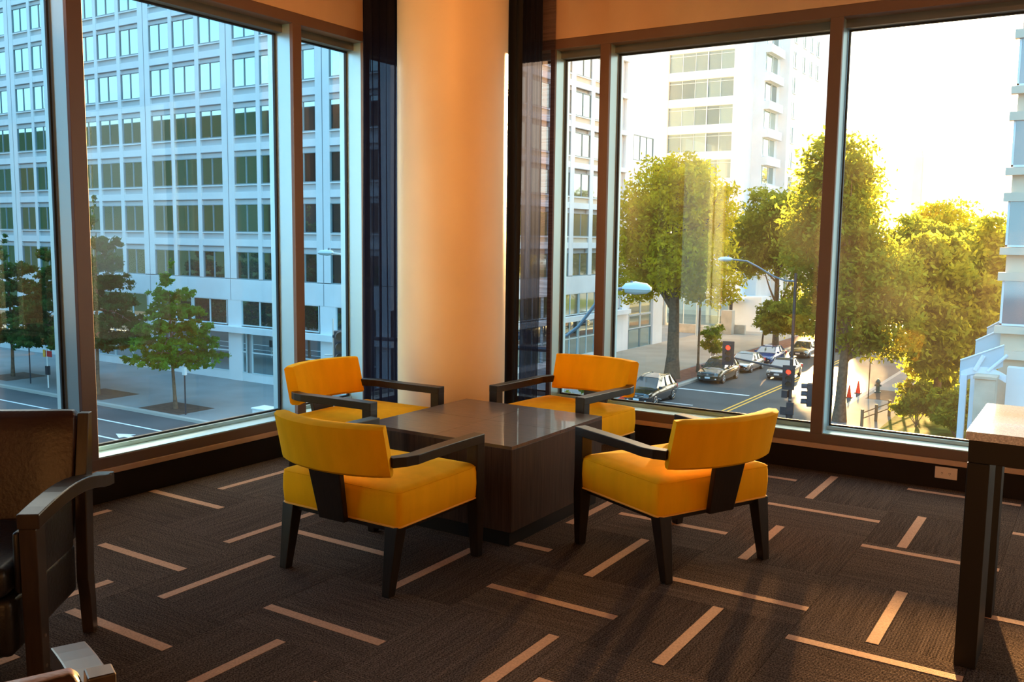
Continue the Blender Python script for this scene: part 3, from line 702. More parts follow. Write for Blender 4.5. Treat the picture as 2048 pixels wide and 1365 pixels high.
# set-back right flank with projecting window bays
MB().box(-35.9, -34.7, 107.2, 113, GZ, 42).build('wing', 'concrete_white', tw)
MB().box(-35.9, -33.6, 113, 128, GZ, 50).build('wing', 'concrete_white', tw)
for k in range(9):
    zb = 24.1-3.2*k
    w = MB().box(-34.7, -34.55, 107.5, 111.6, zb-.1, zb+.05).box(-34.7, -34.55, 107.5, 111.6, zb+1.95, zb+2.05).box(-34.7, -34.55, 109.5, 109.6, zb, zb+2).build('window', 'window_frame_white', tw)
    MB().box(-34.72, -34.62, 107.5, 111.6, zb+.05, zb+1.95).build('pane', 'tower_glass', w)
    MB().box(-34.7, -34.0, 107.2, 112.4, zb-1.15, zb-.2).build('balcony_band', 'concrete_white', tw)
for k in range(12):
    zb = 28.3-3.0*k
    for y in (114.5, 118.4, 121.6, 124.6):
        if y > 116 and zb < 20: continue
        w = MB().box(-33.62, -33.5, y, y+1.5, zb-.08, zb).box(-33.62, -33.5, y+.7, y+.78, zb, zb+1.9).build('window', 'window_frame_white', tw)
        MB().box(-33.62, -33.56, y, y+1.5, zb, zb+1.9).build('pane', 'tower_glass', w)
# ground-floor entrance
MB().box(-36.4, -33.0, 104.2, 107.2, GZ, -5.1).build('entrance_block', 'concrete_white', tw)
MB().box(-37.9, -34.9, 103.2, 105.0, -5.6, -5.3).build('door_canopy', 'concrete_white', tw)
dr = MB().box(-38.3, -38.2, 104.9, 105.0, GZ+.2, -5.7).box(-37.2, -37.1, 104.9, 105.0, GZ+.2, -5.7).box(-38.3, -37.1, 104.9, 105.0, -5.8, -5.7).build('entrance_door', 'window_frame_white', tw)
MB().box(-38.2, -37.2, 104.92, 104.98, GZ+.2, -5.8).build('pane', 'office_glass', dr)
MB().box(-37.0, -36.4, 104.9, 105.0, -8.0, -5.7).build('dark_window', 'door_dark', tw)
for q in range(3):
    w = MB().box(-45+q*2.2, -44.9+q*2.2, 104.9, 105.0, GZ+.5, -5.6).build('window', 'window_frame_white', tw); MB().box(-44.9+q*2.2, -42.85+q*2.2, 104.92, 104.98, GZ+.5, -5.6).build('pane', 'office_glass', w)
tag(MB().box(-41.8, -37.4, 98.2, 98.6, SW, GZ+1.15).box(-37.4, -37.0, 96.5, 98.6, SW, GZ+1.15).box(-37.0, -33.6, 100.5, 100.9, SW, GZ+1.2).build('plaza_wall', 'stone_pale'), 'low tan stone planter wall across the back of the plaza', 'wall')
tag(MB().box(-36.0, -34.75, 99.4, 100.4, SW, -6.45).build('stone_pylon', 'stone_pale', bevel=.03), 'square tan stone pylon standing in front of the tower entrance', 'pylon')
tag(MB().tube([(-37.3, 95.5, SW), (-37.3, 95.5, GZ+5.2)], [.16, .13], 10).build('pale_post', 'pole_pale'), 'slim pale post standing on the plaza', 'post')
tag(MB().tube([(-26.9, 69.4, SW), (-26.9, 69.4, SW+.7)], [.16, .13], 10).tube([(-26.9, 69.4, SW+.7), (-26.9, 69.4, GZ+7.2)], [.10, .075], 10).build('brown_lamp_post', 'bark'), 'brown lamp post rising from the pavement beside the parked olive car', 'post')
# distant block and spire
sp = MB().loft([[(x, y, z) for x, y in ((-26.3-w, 160-w), (-26.3+w, 160-w), (-26.3+w, 160+w), (-26.3-w, 160+w))] for w, z in ((.85, GZ), (.62, 14.8), (.05, 17.5))]).build('far_spire', 'concrete_beige')
tag(sp, 'thin hazy spire rising above the trees in the right window', 'tower')

# ------------------------------------------------------------------ pale building at the right edge
rb = thing('bay_window_building', 'pale stone building with banded bay windows at the right edge', 'building', (0, 0, 0))
MB().box(-3.75, 20, 46.2, 52, GZ, 24).build('wall', 'concrete_beige', rb)
for k in range(6):
    zb = -2.15+3.47*(k-0)
    MB().box(-4.0, 12, 45.85, 46.2, zb-.36, zb-.04).build('stone_band', 'stone_band', rb)
    MB().box(-4.0, 12, 45.85, 46.2, zb-1.50, zb-1.13).build('stone_band', 'stone_band', rb)
    for q in range(3):
        a = -3.82+q*3.4
        w = MB().box(a, a+.09, 46.0, 46.12, zb, zb+2.0).box(a+3.0, a+3.09, 46.0, 46.12, zb, zb+2.0).box(a, a+3.09, 46.0, 46.12, zb-.02, zb+.07).box(a, a+3.09, 46.0, 46.12, zb+1.95, zb+2.03).build('window', 'canopy_white', rb)
        MB().box(a+.09, a+3.0, 46.04, 46.09, zb+.07, zb+1.95).build('pane', 'bay_glass', w)
cn = thing('entrance_canopy', 'stepped pale blue glass canopy at the foot of the right-hand building', 'canopy', (0, 0, 0))
for k, (xa, ya, za) in enumerate(((-5.05, 44.0, -3.62), (-4.75, 46.4, -2.95), (-4.55, 48.8, -2.55))):
    MB().hexa([(xa, ya, za-1.0), (-3.4, ya, za-.15), (-3.4, ya+.06, za-.15), (xa, ya+.06, za-1.0)], [(xa, ya, za), (-3.4, ya, za+.78), (-3.4, ya+.06, za+.78), (xa, ya+.06, za)]).build('glass_fin', 'canopy_glass', cn)
    MB().tube([(xa, ya-.02, za), (-3.4, ya-.02, za+.78)], .035, 8).build('rail', 'canopy_white', cn)
MB().tube([(-4.45, 43.9, -4.0), (-4.15, 43.9, -3.35)], .09, 8).build('strut', 'canopy_white', cn)
MB().tube([(-3.95, 43.9, -4.0), (-3.25, 43.9, -3.25)], .07, 8).build('strut', 'canopy_white', cn)
arc = [(-5.0+1.75*k/10, 43.95, -4.25+.42*math.sin(PI*(.12+.8*k/10))) for k in range(11)]
MB().loft([[(x, y, z-.30), (x, y+.2, z-.30), (x, y+.2, z), (x, y, z)] for x, y, z in arc]).build('arched_beam', 'canopy_white', cn)
for x in (-5.0, -4.6): MB().box(x, x+.26, 43.9, 44.2, GZ, -4.25).build('post', 'canopy_white', cn)
MB().box(-4.34, -3.55, 43.0, 44.0, GZ, -4.25).box(-4.40, -3.50, 42.94, 44.06, -4.25, -4.12).build('stone_pier', 'stone_pale', cn, bevel=.02)
MB().box(-3.3, -2.0, 44.9, 45.6, GZ, -3.9).build('plinth_block', 'concrete_white', rb)

# ------------------------------------------------------------------ trees
def tree(name, label, x, y, ztop, crown, leafmat, nleaf, leaf, trunk=.14, zb=SW+.01, group=None, seed=1, trunk_to=None, branches=10):
    """crown: list of (cx, cy, cz, rx, ry, rz) blobs relative to the tree base (z absolute)"""
    rg = np.random.default_rng(seed); t = thing(name, label, 'tree', (x, y, 0), 0, group)
    tt = trunk_to if trunk_to else ztop-2.2
    b = MB(); n = 8; pts = []
    for k in range(n+1):
        v = k/n; pts.append((.12*math.sin(v*3+seed), .10*math.cos(v*2.3+seed)-.1, zb+(tt-zb)*v))
    b.tube(pts, [trunk*(1.35 if k == 0 else 1)*(1-.75*(k/n)**1.3) for k in range(n+1)], 9)
    zs = min(c[2]-c[5] for c in crown)
    for k in range(branches):
        c = crown[k % len(crown)]; v = rg.uniform(.0, .8); zst = zs+(tt-zs)*v*.7
        e = (c[0]+rg.uniform(-.6, .6)*c[3], c[1]+rg.uniform(-.6, .6)*c[4], c[2]+rg.uniform(-.3, .6)*c[5])
        m = ((e[0])*.45, e[1]*.45, zst+(e[2]-zst)*.35); b.tube([(0, 0, zst-.3), m, e], [trunk*.45, trunk*.28, .015], 6)
    b.build('trunk', 'bark', t, smooth=True)
    vol = np.array([c[3]*c[4]*c[5] for c in crown])**.75; cnt = (nleaf*vol/vol.sum()).astype(int)
    C = []
    for c, m in zip(crown, cnt):
        # clumps near the blob's surface, leaves round each clump
        nc = max(int(m/26), 4); d = rg.normal(size=(nc, 3)); d /= np.linalg.norm(d, axis=1)[:, None]
        rr = rg.uniform(.35, 1, nc)**.6; cc = d*rr[:, None]*np.array(c[3:6])+np.array(c[:3])
        idx = rg.integers(0, nc, m); s = min(c[3], c[5])*.17
        C.append(cc[idx]+rg.normal(size=(m, 3))*s*np.array([1.2, 1.2, .7]))
    P = np.concatenate(C); m = len(P)
    u = rg.normal(size=(m, 3)); u /= np.linalg.norm(u, axis=1)[:, None]
    w = rg.normal(size=(m, 3)); w -= (w*u).sum(1)[:, None]*u; w /= np.linalg.norm(w, axis=1)[:, None]
    sz = leaf*rg.uniform(.6, 1.3, m)[:, None]
    V = np.stack([P-u*sz, P+w*sz*.45, P+u*sz, P-w*sz*.45], 1).reshape(-1, 3)
    me = bpy.data.meshes.new('foliage'); me.vertices.add(4*m); me.vertices.foreach_set('co', V.astype(np.float32).ravel())
    me.loops.add(4*m); me.loops.foreach_set('vertex_index', np.arange(4*m, dtype=np.int32))
    me.polygons.add(m); me.polygons.foreach_set('loop_start', np.arange(0, 4*m, 4, dtype=np.int32)); me.polygons.foreach_set('loop_total', np.full(m, 4, dtype=np.int32))
    me.update(calc_edges=True); me.materials.append(M[leafmat]); o = link(me, 'foliage', t); o['kind'] = 'stuff'
    return t
def cone(z0, z1, r, n=5, k=.75):
    out = []
    for i in range(n):
        v = i/(n-1); z = z0+(z1-z0)*v; rr = r*(1-v)**k+.25
        for a in range(5 if v < .75 else 2):
            an = 1.26*a+i*.7; out.append((rr*.58*math.cos(an), rr*.58*math.sin(an), z+.12*(z1-z0)/n*math.sin(a*2.3), rr*.50, rr*.50, (z1-z0)/n*.50))
    return out
def ball(cz, rx, rz, n=9, seed=3, dx=0, dy=0):
    rg = random.Random(seed); out = [(dx, dy, cz, rx*.62, rx*.62, rz*.68)]
    for k in range(n):
        a = 2*PI*k/n+rg.random(); e = rg.uniform(-.75, .85); q = math.cos(e*1.1)
        out.append((dx+rx*.60*q*math.cos(a), dy+rx*.60*q*math.sin(a), cz+rz*.62*e, rx*.40, rx*.40, rz*.36))
    return out
tree('young_tree', 'bright green young tree spreading low in the big left pane', -46.9, 35.3, .0, cone(-6.1, -.4, 2.8, 7, .8), 'leaf_young', 20000, .12, .11, seed=2)
tree('street_tree', 'dark tree half hidden by the bronze mullion of the left window', -54.8, 35.5, 3.6, cone(-5.6, 3.2, 2.7, 8, .7), 'leaf_dark', 22000, .15, .12, seed=4)
tree('street_tree', 'dark leafy tree directly left of the mullion, over the red sign', -60.6, 36.4, 1.6, cone(-6.0, 1.0, 3.2, 7, .6), 'leaf_dark', 22000, .15, .12, seed=5)
tree('street_tree', 'dark tree at the far left edge of the left window', -66.8, 36.3, 1.4, cone(-6.0, .9, 3.0, 7, .7), 'leaf_dark', 20000, .15, .12, seed=6)
tree('golden_tree', 'large golden green tree in the far window, its thick trunk on the pavement', -27.4, 65.2, 8.2, ball(1.9, 5.0, 6.6, 15, 5)+[(-2.8, -1.2, -2.2, 2.1, 2.1, 1.5), (2.6, 1.2, -2.0, 2.2, 2.2, 1.6), (0, 0, 6.4, 2, 2, 1.6)], 'leaf_gold', 36000, .19, .50, seed=7, trunk_to=5, branches=22)
tree('sapling', 'small round sapling behind the parked olive car', -26.2, 70.9, -5.0, ball(-6.6, 1.15, 1.5, 6, 2), 'leaf_mid', 2500, .14, .05, seed=8, branches=5)
tree('pavement_tree', 'tall green tree against the tower, just left of the wide mullion', -26.9, 90.0, 8.0, ball(2.0, 6.2, 5.8, 14, 9)+[(3.0, 0, -3.6, 2.6, 2.4, 2.0)], 'leaf_mid', 26000, .24, .28, seed=9, branches=14)
tree('blossom_tree', 'low bushy tree above the moving cars', -26.2, 84.0, -3.6, ball(-5.6, 2.7, 2.1, 9, 4, 1.6)+[(4.2, -1, -5.6, 1.5, 1.5, 1.3)], 'leaf_mid', 12000, .18, .12, seed=10, branches=8)
tree('roadside_tree', 'big tree right of the wide mullion with its trunk near the orange cones', -12.5, 55.6, 7.2, [(-1.6, 2, 3.4, 2.5, 2.2, 2.6), (-1.5, 2, 6.1, 2.2, 2.2, 1.9), (-1.5, 2.6, 5.0, 2.3, 2.3, 1.5), (-2.6, 2.6, 1.2, 2.2, 2.0, 2.4), (-.6, 2.6, .2, 2.6, 2.5, 2.6), (1.6, .6, -.9, 2.3, 2.3, 2.2), (-1.8, 3.0, -2.9, 2.0, 2.1, 1.7), (.6, 0, -3, 2.2, 2.4, 1.9), (2.3, .7, -3.6, 2.0, 2.0, 1.8), (-.4, 1, 1.8, 2.2, 2.2, 2)], 'leaf_mid', 34000, .18, .33, seed=11, trunk_to=.5, branches=18)
for (x, y, cz, rx, rz, mt, n, lb) in (
    (-8.0, 60.5, -2.9, 3.3, 5.6, 'leaf_mid', 24000, 'dense dark green tree behind the wooden fence'),
    (-4.8, 66.0, -1.8, 3.8, 5.8, 'leaf_mid', 22000, 'tree crowding against the pale building at the right edge'),
    (-11.0, 76.0, -.9, 4.0, 5.6, 'leaf_mid', 18000, 'olive green tree overhanging the right pavement'),
    (-7.0, 88.0, .0, 5.2, 5.8, 'leaf_mid', 16000, 'rounded tree at the skyline left of the pale building'),
    (-12.4, 100.0, 1.0, 4.8, 6.2, 'leaf_gold', 15000, 'hazy tree glowing under the low sun'),
    (-26.5, 136.0, -2.6, 3.6, 6.0, 'leaf_mid', 7000, 'leftmost of the low trees added across the far end of the road to shade it'),  # this row of low trees is added to keep the low sun off the pavement
    (-21.0, 137.5, -2.8, 3.6, 6.0, 'leaf_mid', 7000, 'second from the left of the low trees added across the far end of the road to shade it'),
    (-15.5, 136.0, -2.6, 3.6, 6.0, 'leaf_mid', 7000, 'third from the left of the low trees added across the far end of the road to shade it'),
    (-10.0, 137.0, -2.6, 3.6, 6.2, 'leaf_mid', 7000, 'rightmost of the low trees added across the far end of the road to shade it'),
    (-28.3, 120.0, 4.6, 4.6, 9.0, 'leaf_gold', 16000, 'tallest hazy tree just right of the wide mullion'),
    (0.4, 78.0, -.9, 4.6, 5.0, 'leaf_mid', 12000, 'far tree whose top shows beside the pale building')):
    tree('park_tree', lb, x, y, cz+rz, ball(cz, rx, rz, 12, int(abs(x)*7)), mt, n, .22, .25, seed=int(y), branches=9, group='trees along the right side of the road')
for k, (x, y, cx, lb) in enumerate(((-8.6, 56.6, 0, 'lowest shrub directly behind the wooden fence'), (-6.4, 54.9, 0, 'wide shrub beside the glass canopy'), (-8.9, 66.2, 0, 'shrub at the pavement edge beyond the fence'))):
    tree('park_shrub', lb, x, y, -6.6, ball(-7.6, 1.5, 1.5, 8, k+3), 'leaf_mid', 6000, .14, .06, seed=50+k, branches=6)
tree('pavement_shrub', 'small plant on the corner seen under the far yellow chair', -22.5, 41.5, -5.0, ball(-7.2, .9, 1.3, 5, 2), 'leaf_mid', 900, .13, .04, seed=31, branches=4, zb=GZ)

# ------------------------------------------------------------------ street furniture
def luminaire(par, x, y, z, dx, dy, L=.92, K=1.0):
    d = Vector((dx, dy, 0)).normalized(); nn = Vector((-d.y, d.x, 0)); rings = []; low = []
    for v, w, hh in ((0, .06, .05), (.10, .12, .13), (.45, .17, .18), (.85, .16, .14), (1, .10, .05)):
        w *= K; hh *= K
        c = Vector((x, y, z))+d*L*v; rings.append([c+nn*w*math.cos(a)+Vector((0, 0, 1))*max(hh*math.sin(a), 0) for a in [PI*k/6 for k in range(7)]])
        low.append([c+nn*w*.9*math.cos(a)-Vector((0, 0, 1))*(hh*.75*math.sin(a)) for a in [PI*k/6 for k in range(7)]])
    l = MB().loft(rings).build('luminaire', 'lamp_body', par, smooth=True)
    MB().loft(low[1:]).build('lens', 'lamp_lens', l, smooth=True)
    c = Vector((x, y, z))+d*L*.32+Vector((0, 0, .16)); MB().tube([c, c+Vector((0, 0, .10))], .045, 8).build('photocell', 'pole_grey', l)
def signal(par, x, y, z, face=(0, -1), lit=0, n=3, plate=True):
    """z = top; faces 'face'"""
    d = Vector((*face, 0)).normalized(); nn = Vector((-d.y, d.x, 0)); s = .36
    def q(u, v, w): return Vector((x, y, z))+nn*u+d*v+Vector((0, 0, w))
    H = s*n
    b = MB(); b.hexa([q(-.18, -.11, -H), q(.18, -.11, -H), q(.18, .11, -H), q(-.18, .11, -H)], [q(-.18, -.11, 0), q(.18, -.11, 0), q(.18, .11, 0), q(-.18, .11, 0)])
    if plate: b.hexa([q(-.36, -.03, -H-.2), q(.36, -.03, -H-.2), q(.36, 0, -H-.2), q(-.36, 0, -H-.2)], [q(-.36, -.03, .2), q(.36, -.03, .2), q(.36, 0, .2), q(-.36, 0, .2)])
    h = b.build('signal_head', 'signal_black', par, bevel=.02)
    for k in range(n):
        c = q(0, .115, -s*(k+.5)); MB().disc(c, d, .145, .02, 18).build('lens', 'lens_red' if k == lit else 'lens_off', h)
        vb = MB(); rings = []
        for (dd, rr) in ((0, .16), (.26, .16)):
            rings.append([c+d*dd+nn*rr*math.cos(a)+Vector((0, 0, 1))*rr*math.sin(a) for a in [R(-20)+R(220)*j/12 for j in range(13)]])
        vb.loft(rings, close=False, cap=False)
        vb.loft([[p+(p-c-d*0).normalized()*0+Vector((0, 0, .008)) for p in r] for r in rings], close=False, cap=False)
        vb.build('visor', 'signal_black', h)
def lamp_pole(label, x, y, top, rad, arm, lum_dir, mat='pole_grey', mast=None, sig=None, armmat='pole_grey', lumk=1.0):
    t = thing('street_light', label, 'street light', (0, 0, 0))
    MB().tube([(x, y, GZ), (x, y, GZ+.5), (x, y, GZ+.52), (x, y, top)], [rad*1.9, rad*1.9, rad, rad*.8], 12).build('pole', mat, t, smooth=True)
    MB().tube(arm, [.055]*len(arm), 8).build('lamp_arm', armmat, t, smooth=True)
    e = arm[-1]; luminaire(t, e[0], e[1], e[2], *lum_dir, K=lumk)
    return t
# across the right junction
x, y = -15.44, 55.04
t = lamp_pole('dark street light pole with traffic signal arm, right of the moving sedan', x, y, -.45, .11,
    [(x, y, -.95), (x-.6, y, -.93), (x-1.3, y, -.70), (x-2.3, y, -.15), (x-3.0, y, .18), (x-3.9, y, .25)], (-1, 0), 'pole_dark')
MB().tube([(x, y, -6.25), (x-1.8, y, -6.05), (x-3.75, y, -5.80)], [.08, .07, .05], 8).build('mast_arm', 'pole_dark', t)
signal(t, x-3.90, y-.15, -5.0, (.25, -1)); signal(t, x-.05, y-.35, -6.15, (.2, -1))
b = MB().box(x-.45, x-.1, y-.3, y, -7.95, -7.5).box(x-.5, x-.12, y-.3, y, -9.0, -8.5).box(x-.12, x+.3, y-.32, y-.1, -8.95, -8.2).build('crossing_signal', 'signal_black', t, bevel=.02)
b = MB()
for z in (-5.6, -7.4, -8.1): b.tube([(x, y, z), (x, y, z+.10)], .135, 12)
b.build('clamp', 'rim', t)
# near corner
x, y = -14.9, 26.06
t = lamp_pole('nearest street light, its big grey lamp head left of the golden tree', x, y, -1.45, .13,
    [(x, y, -1.72), (x+.25, y+.03, -1.70), (x+.62, y+.1, -1.40), (x+1.02, y+.2, -.85), (x+1.30, y+.28, -.42), (x+1.62, y+.38, -.17), (x+1.98, y+.50, -.12)], (1, .28), 'pole_dark', lumk=1.35)
MB().tube([(x, y, -2.2), (x-3.5, y-1.65, -2.05), (x-7.0, y-3.25, -1.95)], [.10, .08, .06], 8).build('mast_arm', 'pole_dark', t)
signal(t, x-6.75, y-3.2, -1.75, (.75, -.66), lit=9, plate=False)
MB().tube([(x-7.0, y-3.25, -3.1), (x-7.0, y-3.25, -1.35)], .028, 8).tube([(x-7.25, y-3.4, -2.6), (x-7.0, y-3.25, -2.6)], .03, 6).build('hanger_rod', 'pole_pale', t)
# left junction
x, y = -30.3, 34.3
lamp_pole('street light with a pale lamp head seen in the narrow left pane', x, y, .35, .12,
    [(x, y, -.18), (x-.45, y-.05, -.16), (x-1.0, y-.15, .12), (x-1.6, y-.25, .48), (x-2.2, y-.35, .55)], (-1, -.15), 'pole_dark', armmat='pole_pale')
# signal pole half hidden behind the wide mullion
t = thing('signal_pole', 'traffic signal seen edge-on, half hidden behind the wide mullion', 'traffic light', (0, 0, 0))
MB().tube([(-10.75, 43.0, GZ), (-10.75, 43.0, -4.6)], .09, 10).build('pole', 'pole_dark', t)
signal(t, -11.15, 42.9, -5.1, (-1, -.25), lit=9, plate=False)
# posts on the left pavement
def post_sign(label, x, y, h, mat, head=None):
    t = thing('street_sign', label, 'sign', (x, y, SW))
    MB().tube([(0, 0, 0), (0, 0, h)], .045, 8).build('post', mat, t)
    if head:
        for nm, bx, m2 in head: MB().box(*bx).build(nm, m2, t, bevel=.01)
post_sign('thin dark meter post between the two trees at the far left', -62.6, 35.2, 2.6, 'pole_dark', [('meter_head', (-.14, .14, -.08, .08, 2.5, 3.0), 'pole_grey')])
post_sign('white post carrying a small red sign at the far left', -59.9, 34.9, 2.7, 'sign_white', [('red_panel', (-.15, .55, -.03, .03, 2.15, 2.55), 'sign_red'), ('meter_box', (-.15, .15, -.1, .1, .9, 1.5), 'signal_black'), ('yellow_panel', (-.45, -.2, -.03, .03, 2.1, 2.6), 'lane_yellow')])
post_sign('thin dark meter post right of the bright green young tree', -44.75, 34.3, 2.4, 'pole_dark', [('meter_head', (-.13, .13, -.08, .08, 2.35, 2.8), 'sign_white')])
bx = MB().box(-.75, .75, -.45, .45, 0, .9).box(-.80, .80, -.5, .5, .9, 1.0).build('street_box', 'sign_white', bevel=.03); bx.location = (-38.6, 33.6+1.4, SW)
tag(bx, 'pale street cabinet at the lower right of the big left pane', 'cabinet')
# cones, hydrant, fence
def make_cone(label, x, y):
    t = thing('traffic_cone', label, 'cone', (x, y, GZ), 0, 'orange cones on the right road')
    MB().box(-.22, .22, -.22, .22, 0, .05).build('base', 'cone_red', t); MB().lathe([(.17, .05), (.035, .85), (.02, .86)], 14).build('body', 'cone_red', t, smooth=True)
    return t
cn1 = make_cone('left one of the two orange traffic cones', -14.35, 65.6); dup(cn1, (-14.25, 67.9, GZ), 0, 'right one of the two orange traffic cones')
t = dup(cn1, (-26.35, 54.6, SW), 0, 'red traffic cone beside the front of the black car'); t['group'] = 'orange cones on the right road'
t = thing('fire_hydrant', 'dark fire hydrant at the kerb beside the soil square', 'hydrant', (-12.95, 68.0, SW))
MB().lathe([(.22, 0), (.22, .07), (.14, .08), (.14, .68), (.17, .70), (.17, .76), (.12, .86), (.04, .95)], 14).build('barrel', 'hydrant_teal', t, smooth=True)
MB().disc((0, 0, .5), (1, 0, 0), .07, .46).disc((0, -.14, .5), (0, 1, 0), .09, .14).build('outlet_caps', 'hydrant_teal', t)
t = thing('post_fence', 'low fence of short wooden posts and rails beside the right pavement', 'fence', (0, 0, SW))
for q, (x, y) in enumerate(((-11.2, 54.8), (-10.85, 56.9), (-10.5, 59.0), (-10.2, 61.3), (-9.9, 63.6))): MB().tube([(x, y, 0), (x, y, 1.0)], .09, 8).build('post', 'wood_fence', t)
for z in (.45, .78): MB().tube([(-11.2, 54.8, z), (-9.9, 63.6, z)], .035, 6).build('rail', 'wood_fence', t)
tag(MB().tube([(-13.0, 65.2, SW), (-13.0, 65.2, GZ+3.2)], .035, 6).build('thin_post', 'bark'), 'very thin post at the right kerb near the cones', 'post')

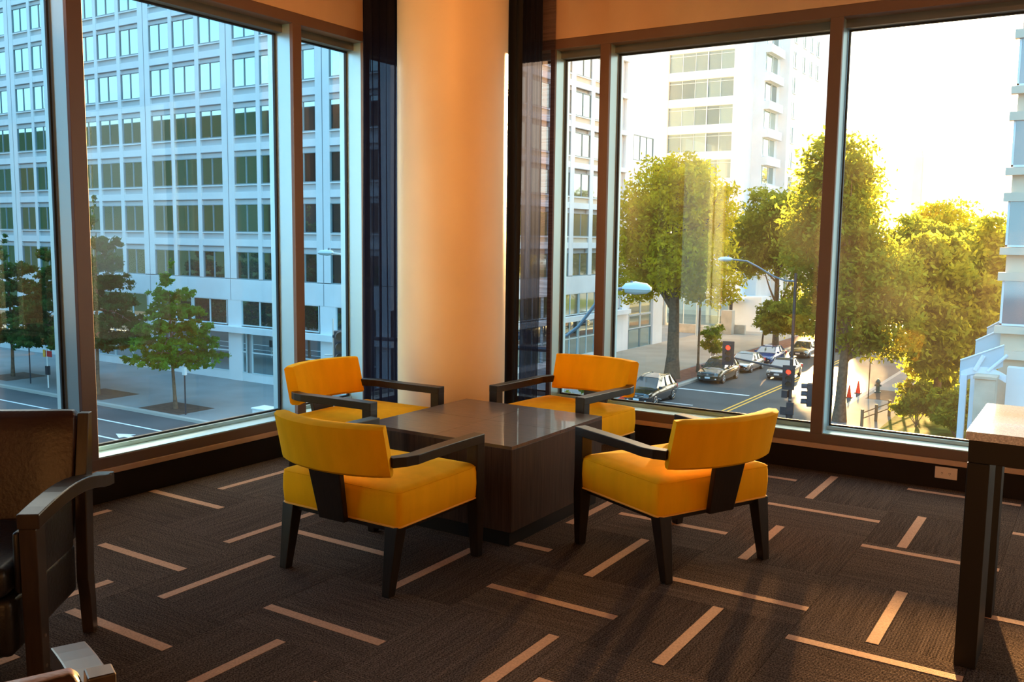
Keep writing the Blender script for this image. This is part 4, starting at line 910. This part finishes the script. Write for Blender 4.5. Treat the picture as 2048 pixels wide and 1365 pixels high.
# ------------------------------------------------------------------ cars
def make_car(label, x, y, rz, paint, suv=True, rails=False):
    t = thing('parked_car' if suv else 'car', label, 'car', (x, y, GZ), rz, None)
    L, W = (4.75, .93) if suv else (4.65, .90); belt = 1.05 if suv else .92; roof = 1.70 if suv else 1.44
    y0, y1 = -L/2, L/2            # front at y0
    b = MB(); rings = []
    st = ([(y0, .42, .72, .80), (y0+.08, .28, .84, .88), (y0+.5, .24, .95, W), (y0+1.25, .24, belt+.02, W), (y0+2.2, .24, belt+.04, W), (y1-1.0, .24, belt+.07, W), (y1-.25, .26, belt+.05, .90), (y1, .36, belt-.05, .84)]
          if suv else [(y0, .36, .58, .76), (y0+.1, .22, .68, .84), (y0+.6, .20, .80, W), (y0+1.4, .20, belt, W), (y0+2.4, .20, belt+.03, W), (y1-1.1, .20, belt+.06, W), (y1-.3, .22, belt+.02, .86), (y1, .34, belt-.08, .80)])
    for yy, zl, zt, w in st:
        rings.append([(-w*.92, yy, zl), (-w, yy, zl+.15), (-w, yy, zt-.18), (-w*.90, yy, zt-.02), (-w*.5, yy, zt+.03), (w*.5, yy, zt+.03), (w*.90, yy, zt-.02), (w, yy, zt-.18), (w, yy, zl+.15), (w*.92, yy, zl)])
    b.loft(rings).build('body', paint, t, smooth=True)
    # greenhouse
    g = [(y0+1.20, belt-.02, .82, 0), (y0+1.95, roof-.06, .66, 1), (y0+2.6, roof-.02, .68, 1), (y1-.75 if suv else y1-1.35, roof-.06, .66, 1), (y1-.12 if suv else y1-.55, belt+.02, .78, 0)]
    rings = []
    for yy, zt, w, up in g:
        rings.append([(-.84, yy if up else yy, belt-.05), (.84, yy, belt-.05), (w, yy, zt), (-w, yy, zt)] if up else [(-.84, yy, belt-.05), (.84, yy, belt-.05), (w, yy, belt+.02), (-w, yy, belt+.02)])
    MB().loft(rings).build('glazing', 'car_glass', t)
    rf = []
    for yy, zt, w, up in g[1:4]: rf.append([(-w-.02, yy, zt-.03), (w+.02, yy, zt-.03), (w-.05, yy, zt+.035), (-w+.05, yy, zt+.035)])
    MB().loft(rf).build('roof', paint, t, smooth=True)
    for s in (-1, 1):
        pb = MB()
        def P(i): yy, zt, w, up = g[i]; return (s*w, yy, zt)
        pb.tube([(s*.83, g[0][0], belt), P(1)], .035, 6).tube([P(3), (s*.80, g[4][0], belt)], .055, 6)
        ym = (g[2][0]+.25); pb.tube([(s*.69, ym, roof-.05), (s*.86, ym, belt)], .035, 6)
        if suv: pb.tube([(s*.68, g[3][0]-.35, roof-.06), (s*.86, g[3][0]-.2, belt)], .05, 6)
        pb.build('pillar', paint if s else paint, t)
        MB().tube([(s*.865, y0+1.35, belt+.01), (s*.865, y1-.5, belt+.05)], .016, 6).build('chrome_trim', 'chrome', t)
        MB().box(min(s*.90, s*1.10), max(s*.90, s*1.10), y0+1.45, y0+1.62, belt-.02, belt+.14).build('mirror', paint, t, bevel=.03)
        for yy in (y0+2.55, y0+3.45): MB().box(s*(W+.01)-.015, s*(W+.01)+.015, yy, yy+.18, belt-.17, belt-.13).build('door_handle', 'chrome', t)
        if rails: MB().tube([(s*.62, g[1][0]+.1, roof+.01), (s*.62, g[1][0]+.35, roof+.08), (s*.62, g[3][0]-.3, roof+.08), (s*.62, g[3][0]-.05, roof+.0)], .022, 6).build('roof_rail', 'chrome', t)
        hl = MB().hexa([(s*.55, y0+.02, .62 if suv else .50), (s*.80, y0+.12, .62 if suv else .50), (s*.84, y0+.45, .66 if suv else .54), (s*.55, y0+.30, .66 if suv else .54)],
                       [(s*.55, y0+.03, .82 if suv else .64), (s*.82, y0+.16, .84 if suv else .66), (s*.86, y0+.50, .88 if suv else .74), (s*.55, y0+.30, .86 if suv else .70)]).build('headlight', 'headlight', t)
        MB().disc((s*.62, y0+.03, .38), (0, 1, 0), .06, .08, 10).build('fog_lamp', 'headlight', t)
        MB().box(min(s*.62, s*.86), max(s*.62, s*.86), y1-.12, y1+.01, belt-.32, belt-.08).build('tail_light', 'sign_red', t)
        for yy in (y0+.92, y1-.92):
            r = .36 if suv else .33
            wh = MB().disc((s*(W-.09), yy, r), (1, 0, 0), r, .22, 20).build('wheel', 'tyre', t, bevel=.02)
            hb = MB().disc((s*(W+.022), yy, r), (1, 0, 0), r*.30, .03, 12)
            for k in range(5):
                a = 2*PI*k/5; c, sn = math.cos(a), math.sin(a); X = s*(W+.022)
                hb.tube([(X, yy, r), (X, yy+c*r*.68, r+sn*r*.68)], .035, 5)
            hb.tube([(s*(W+.022), yy+r*.70*math.cos(2*PI*k/18), r+r*.70*math.sin(2*PI*k/18)) for k in range(19)], .025, 5)
            hb.build('rim', 'rim', wh)
    zt = .62 if suv else .48
    gr = MB().box(-.50, .50, y0-.02, y0+.06, zt, zt+.16).build('grille', 'car_trim', t, bevel=.01)
    MB().box(-.52, .52, y0-.04, y0+.0, zt+.06, zt+.09).box(-.07, .07, y0-.05, y0, zt+.02, zt+.14).build('grille_bar', 'chrome', gr)
    MB().box(-.72, .72, y0-.05, y0+.1, .26, .36).build('bumper_grille', 'car_trim', t, bevel=.01)
    MB().box(-.20, .20, y0-.065, y0-.045, .40, .53).build('number_plate', 'plate', t)
    return t
make_car('black family car with chrome trim parked nearest at the kerb', -24.85, 55.9, 0, 'paint_black', True, True)
make_car('olive brown family car parked under the sapling', -24.5, 67.6, 0, 'paint_olive', True, True)
make_car('silver sedan parked behind the olive car and the hanging signal', -24.6, 74.4, 0, 'paint_silver', False)
make_car('silver grey sedan driving towards us beside the yellow line', -20.85, 72.4, R(2), 'paint_grey', False)
make_car('pale grey sedan parked further up the road under the bushy tree', -23.2, 86.8, 0, 'paint_grey', False)
make_car('dark blue car just behind the silver parked sedan', -24.6, 80.6, 0, 'paint_blue', False)
make_car('maroon car far up the road, beyond the pale grey sedan', -22.0, 94.0, 0, 'paint_maroon', True)
make_car('blue car farthest up the road', -22.0, 101.5, 0, 'paint_blue', True)
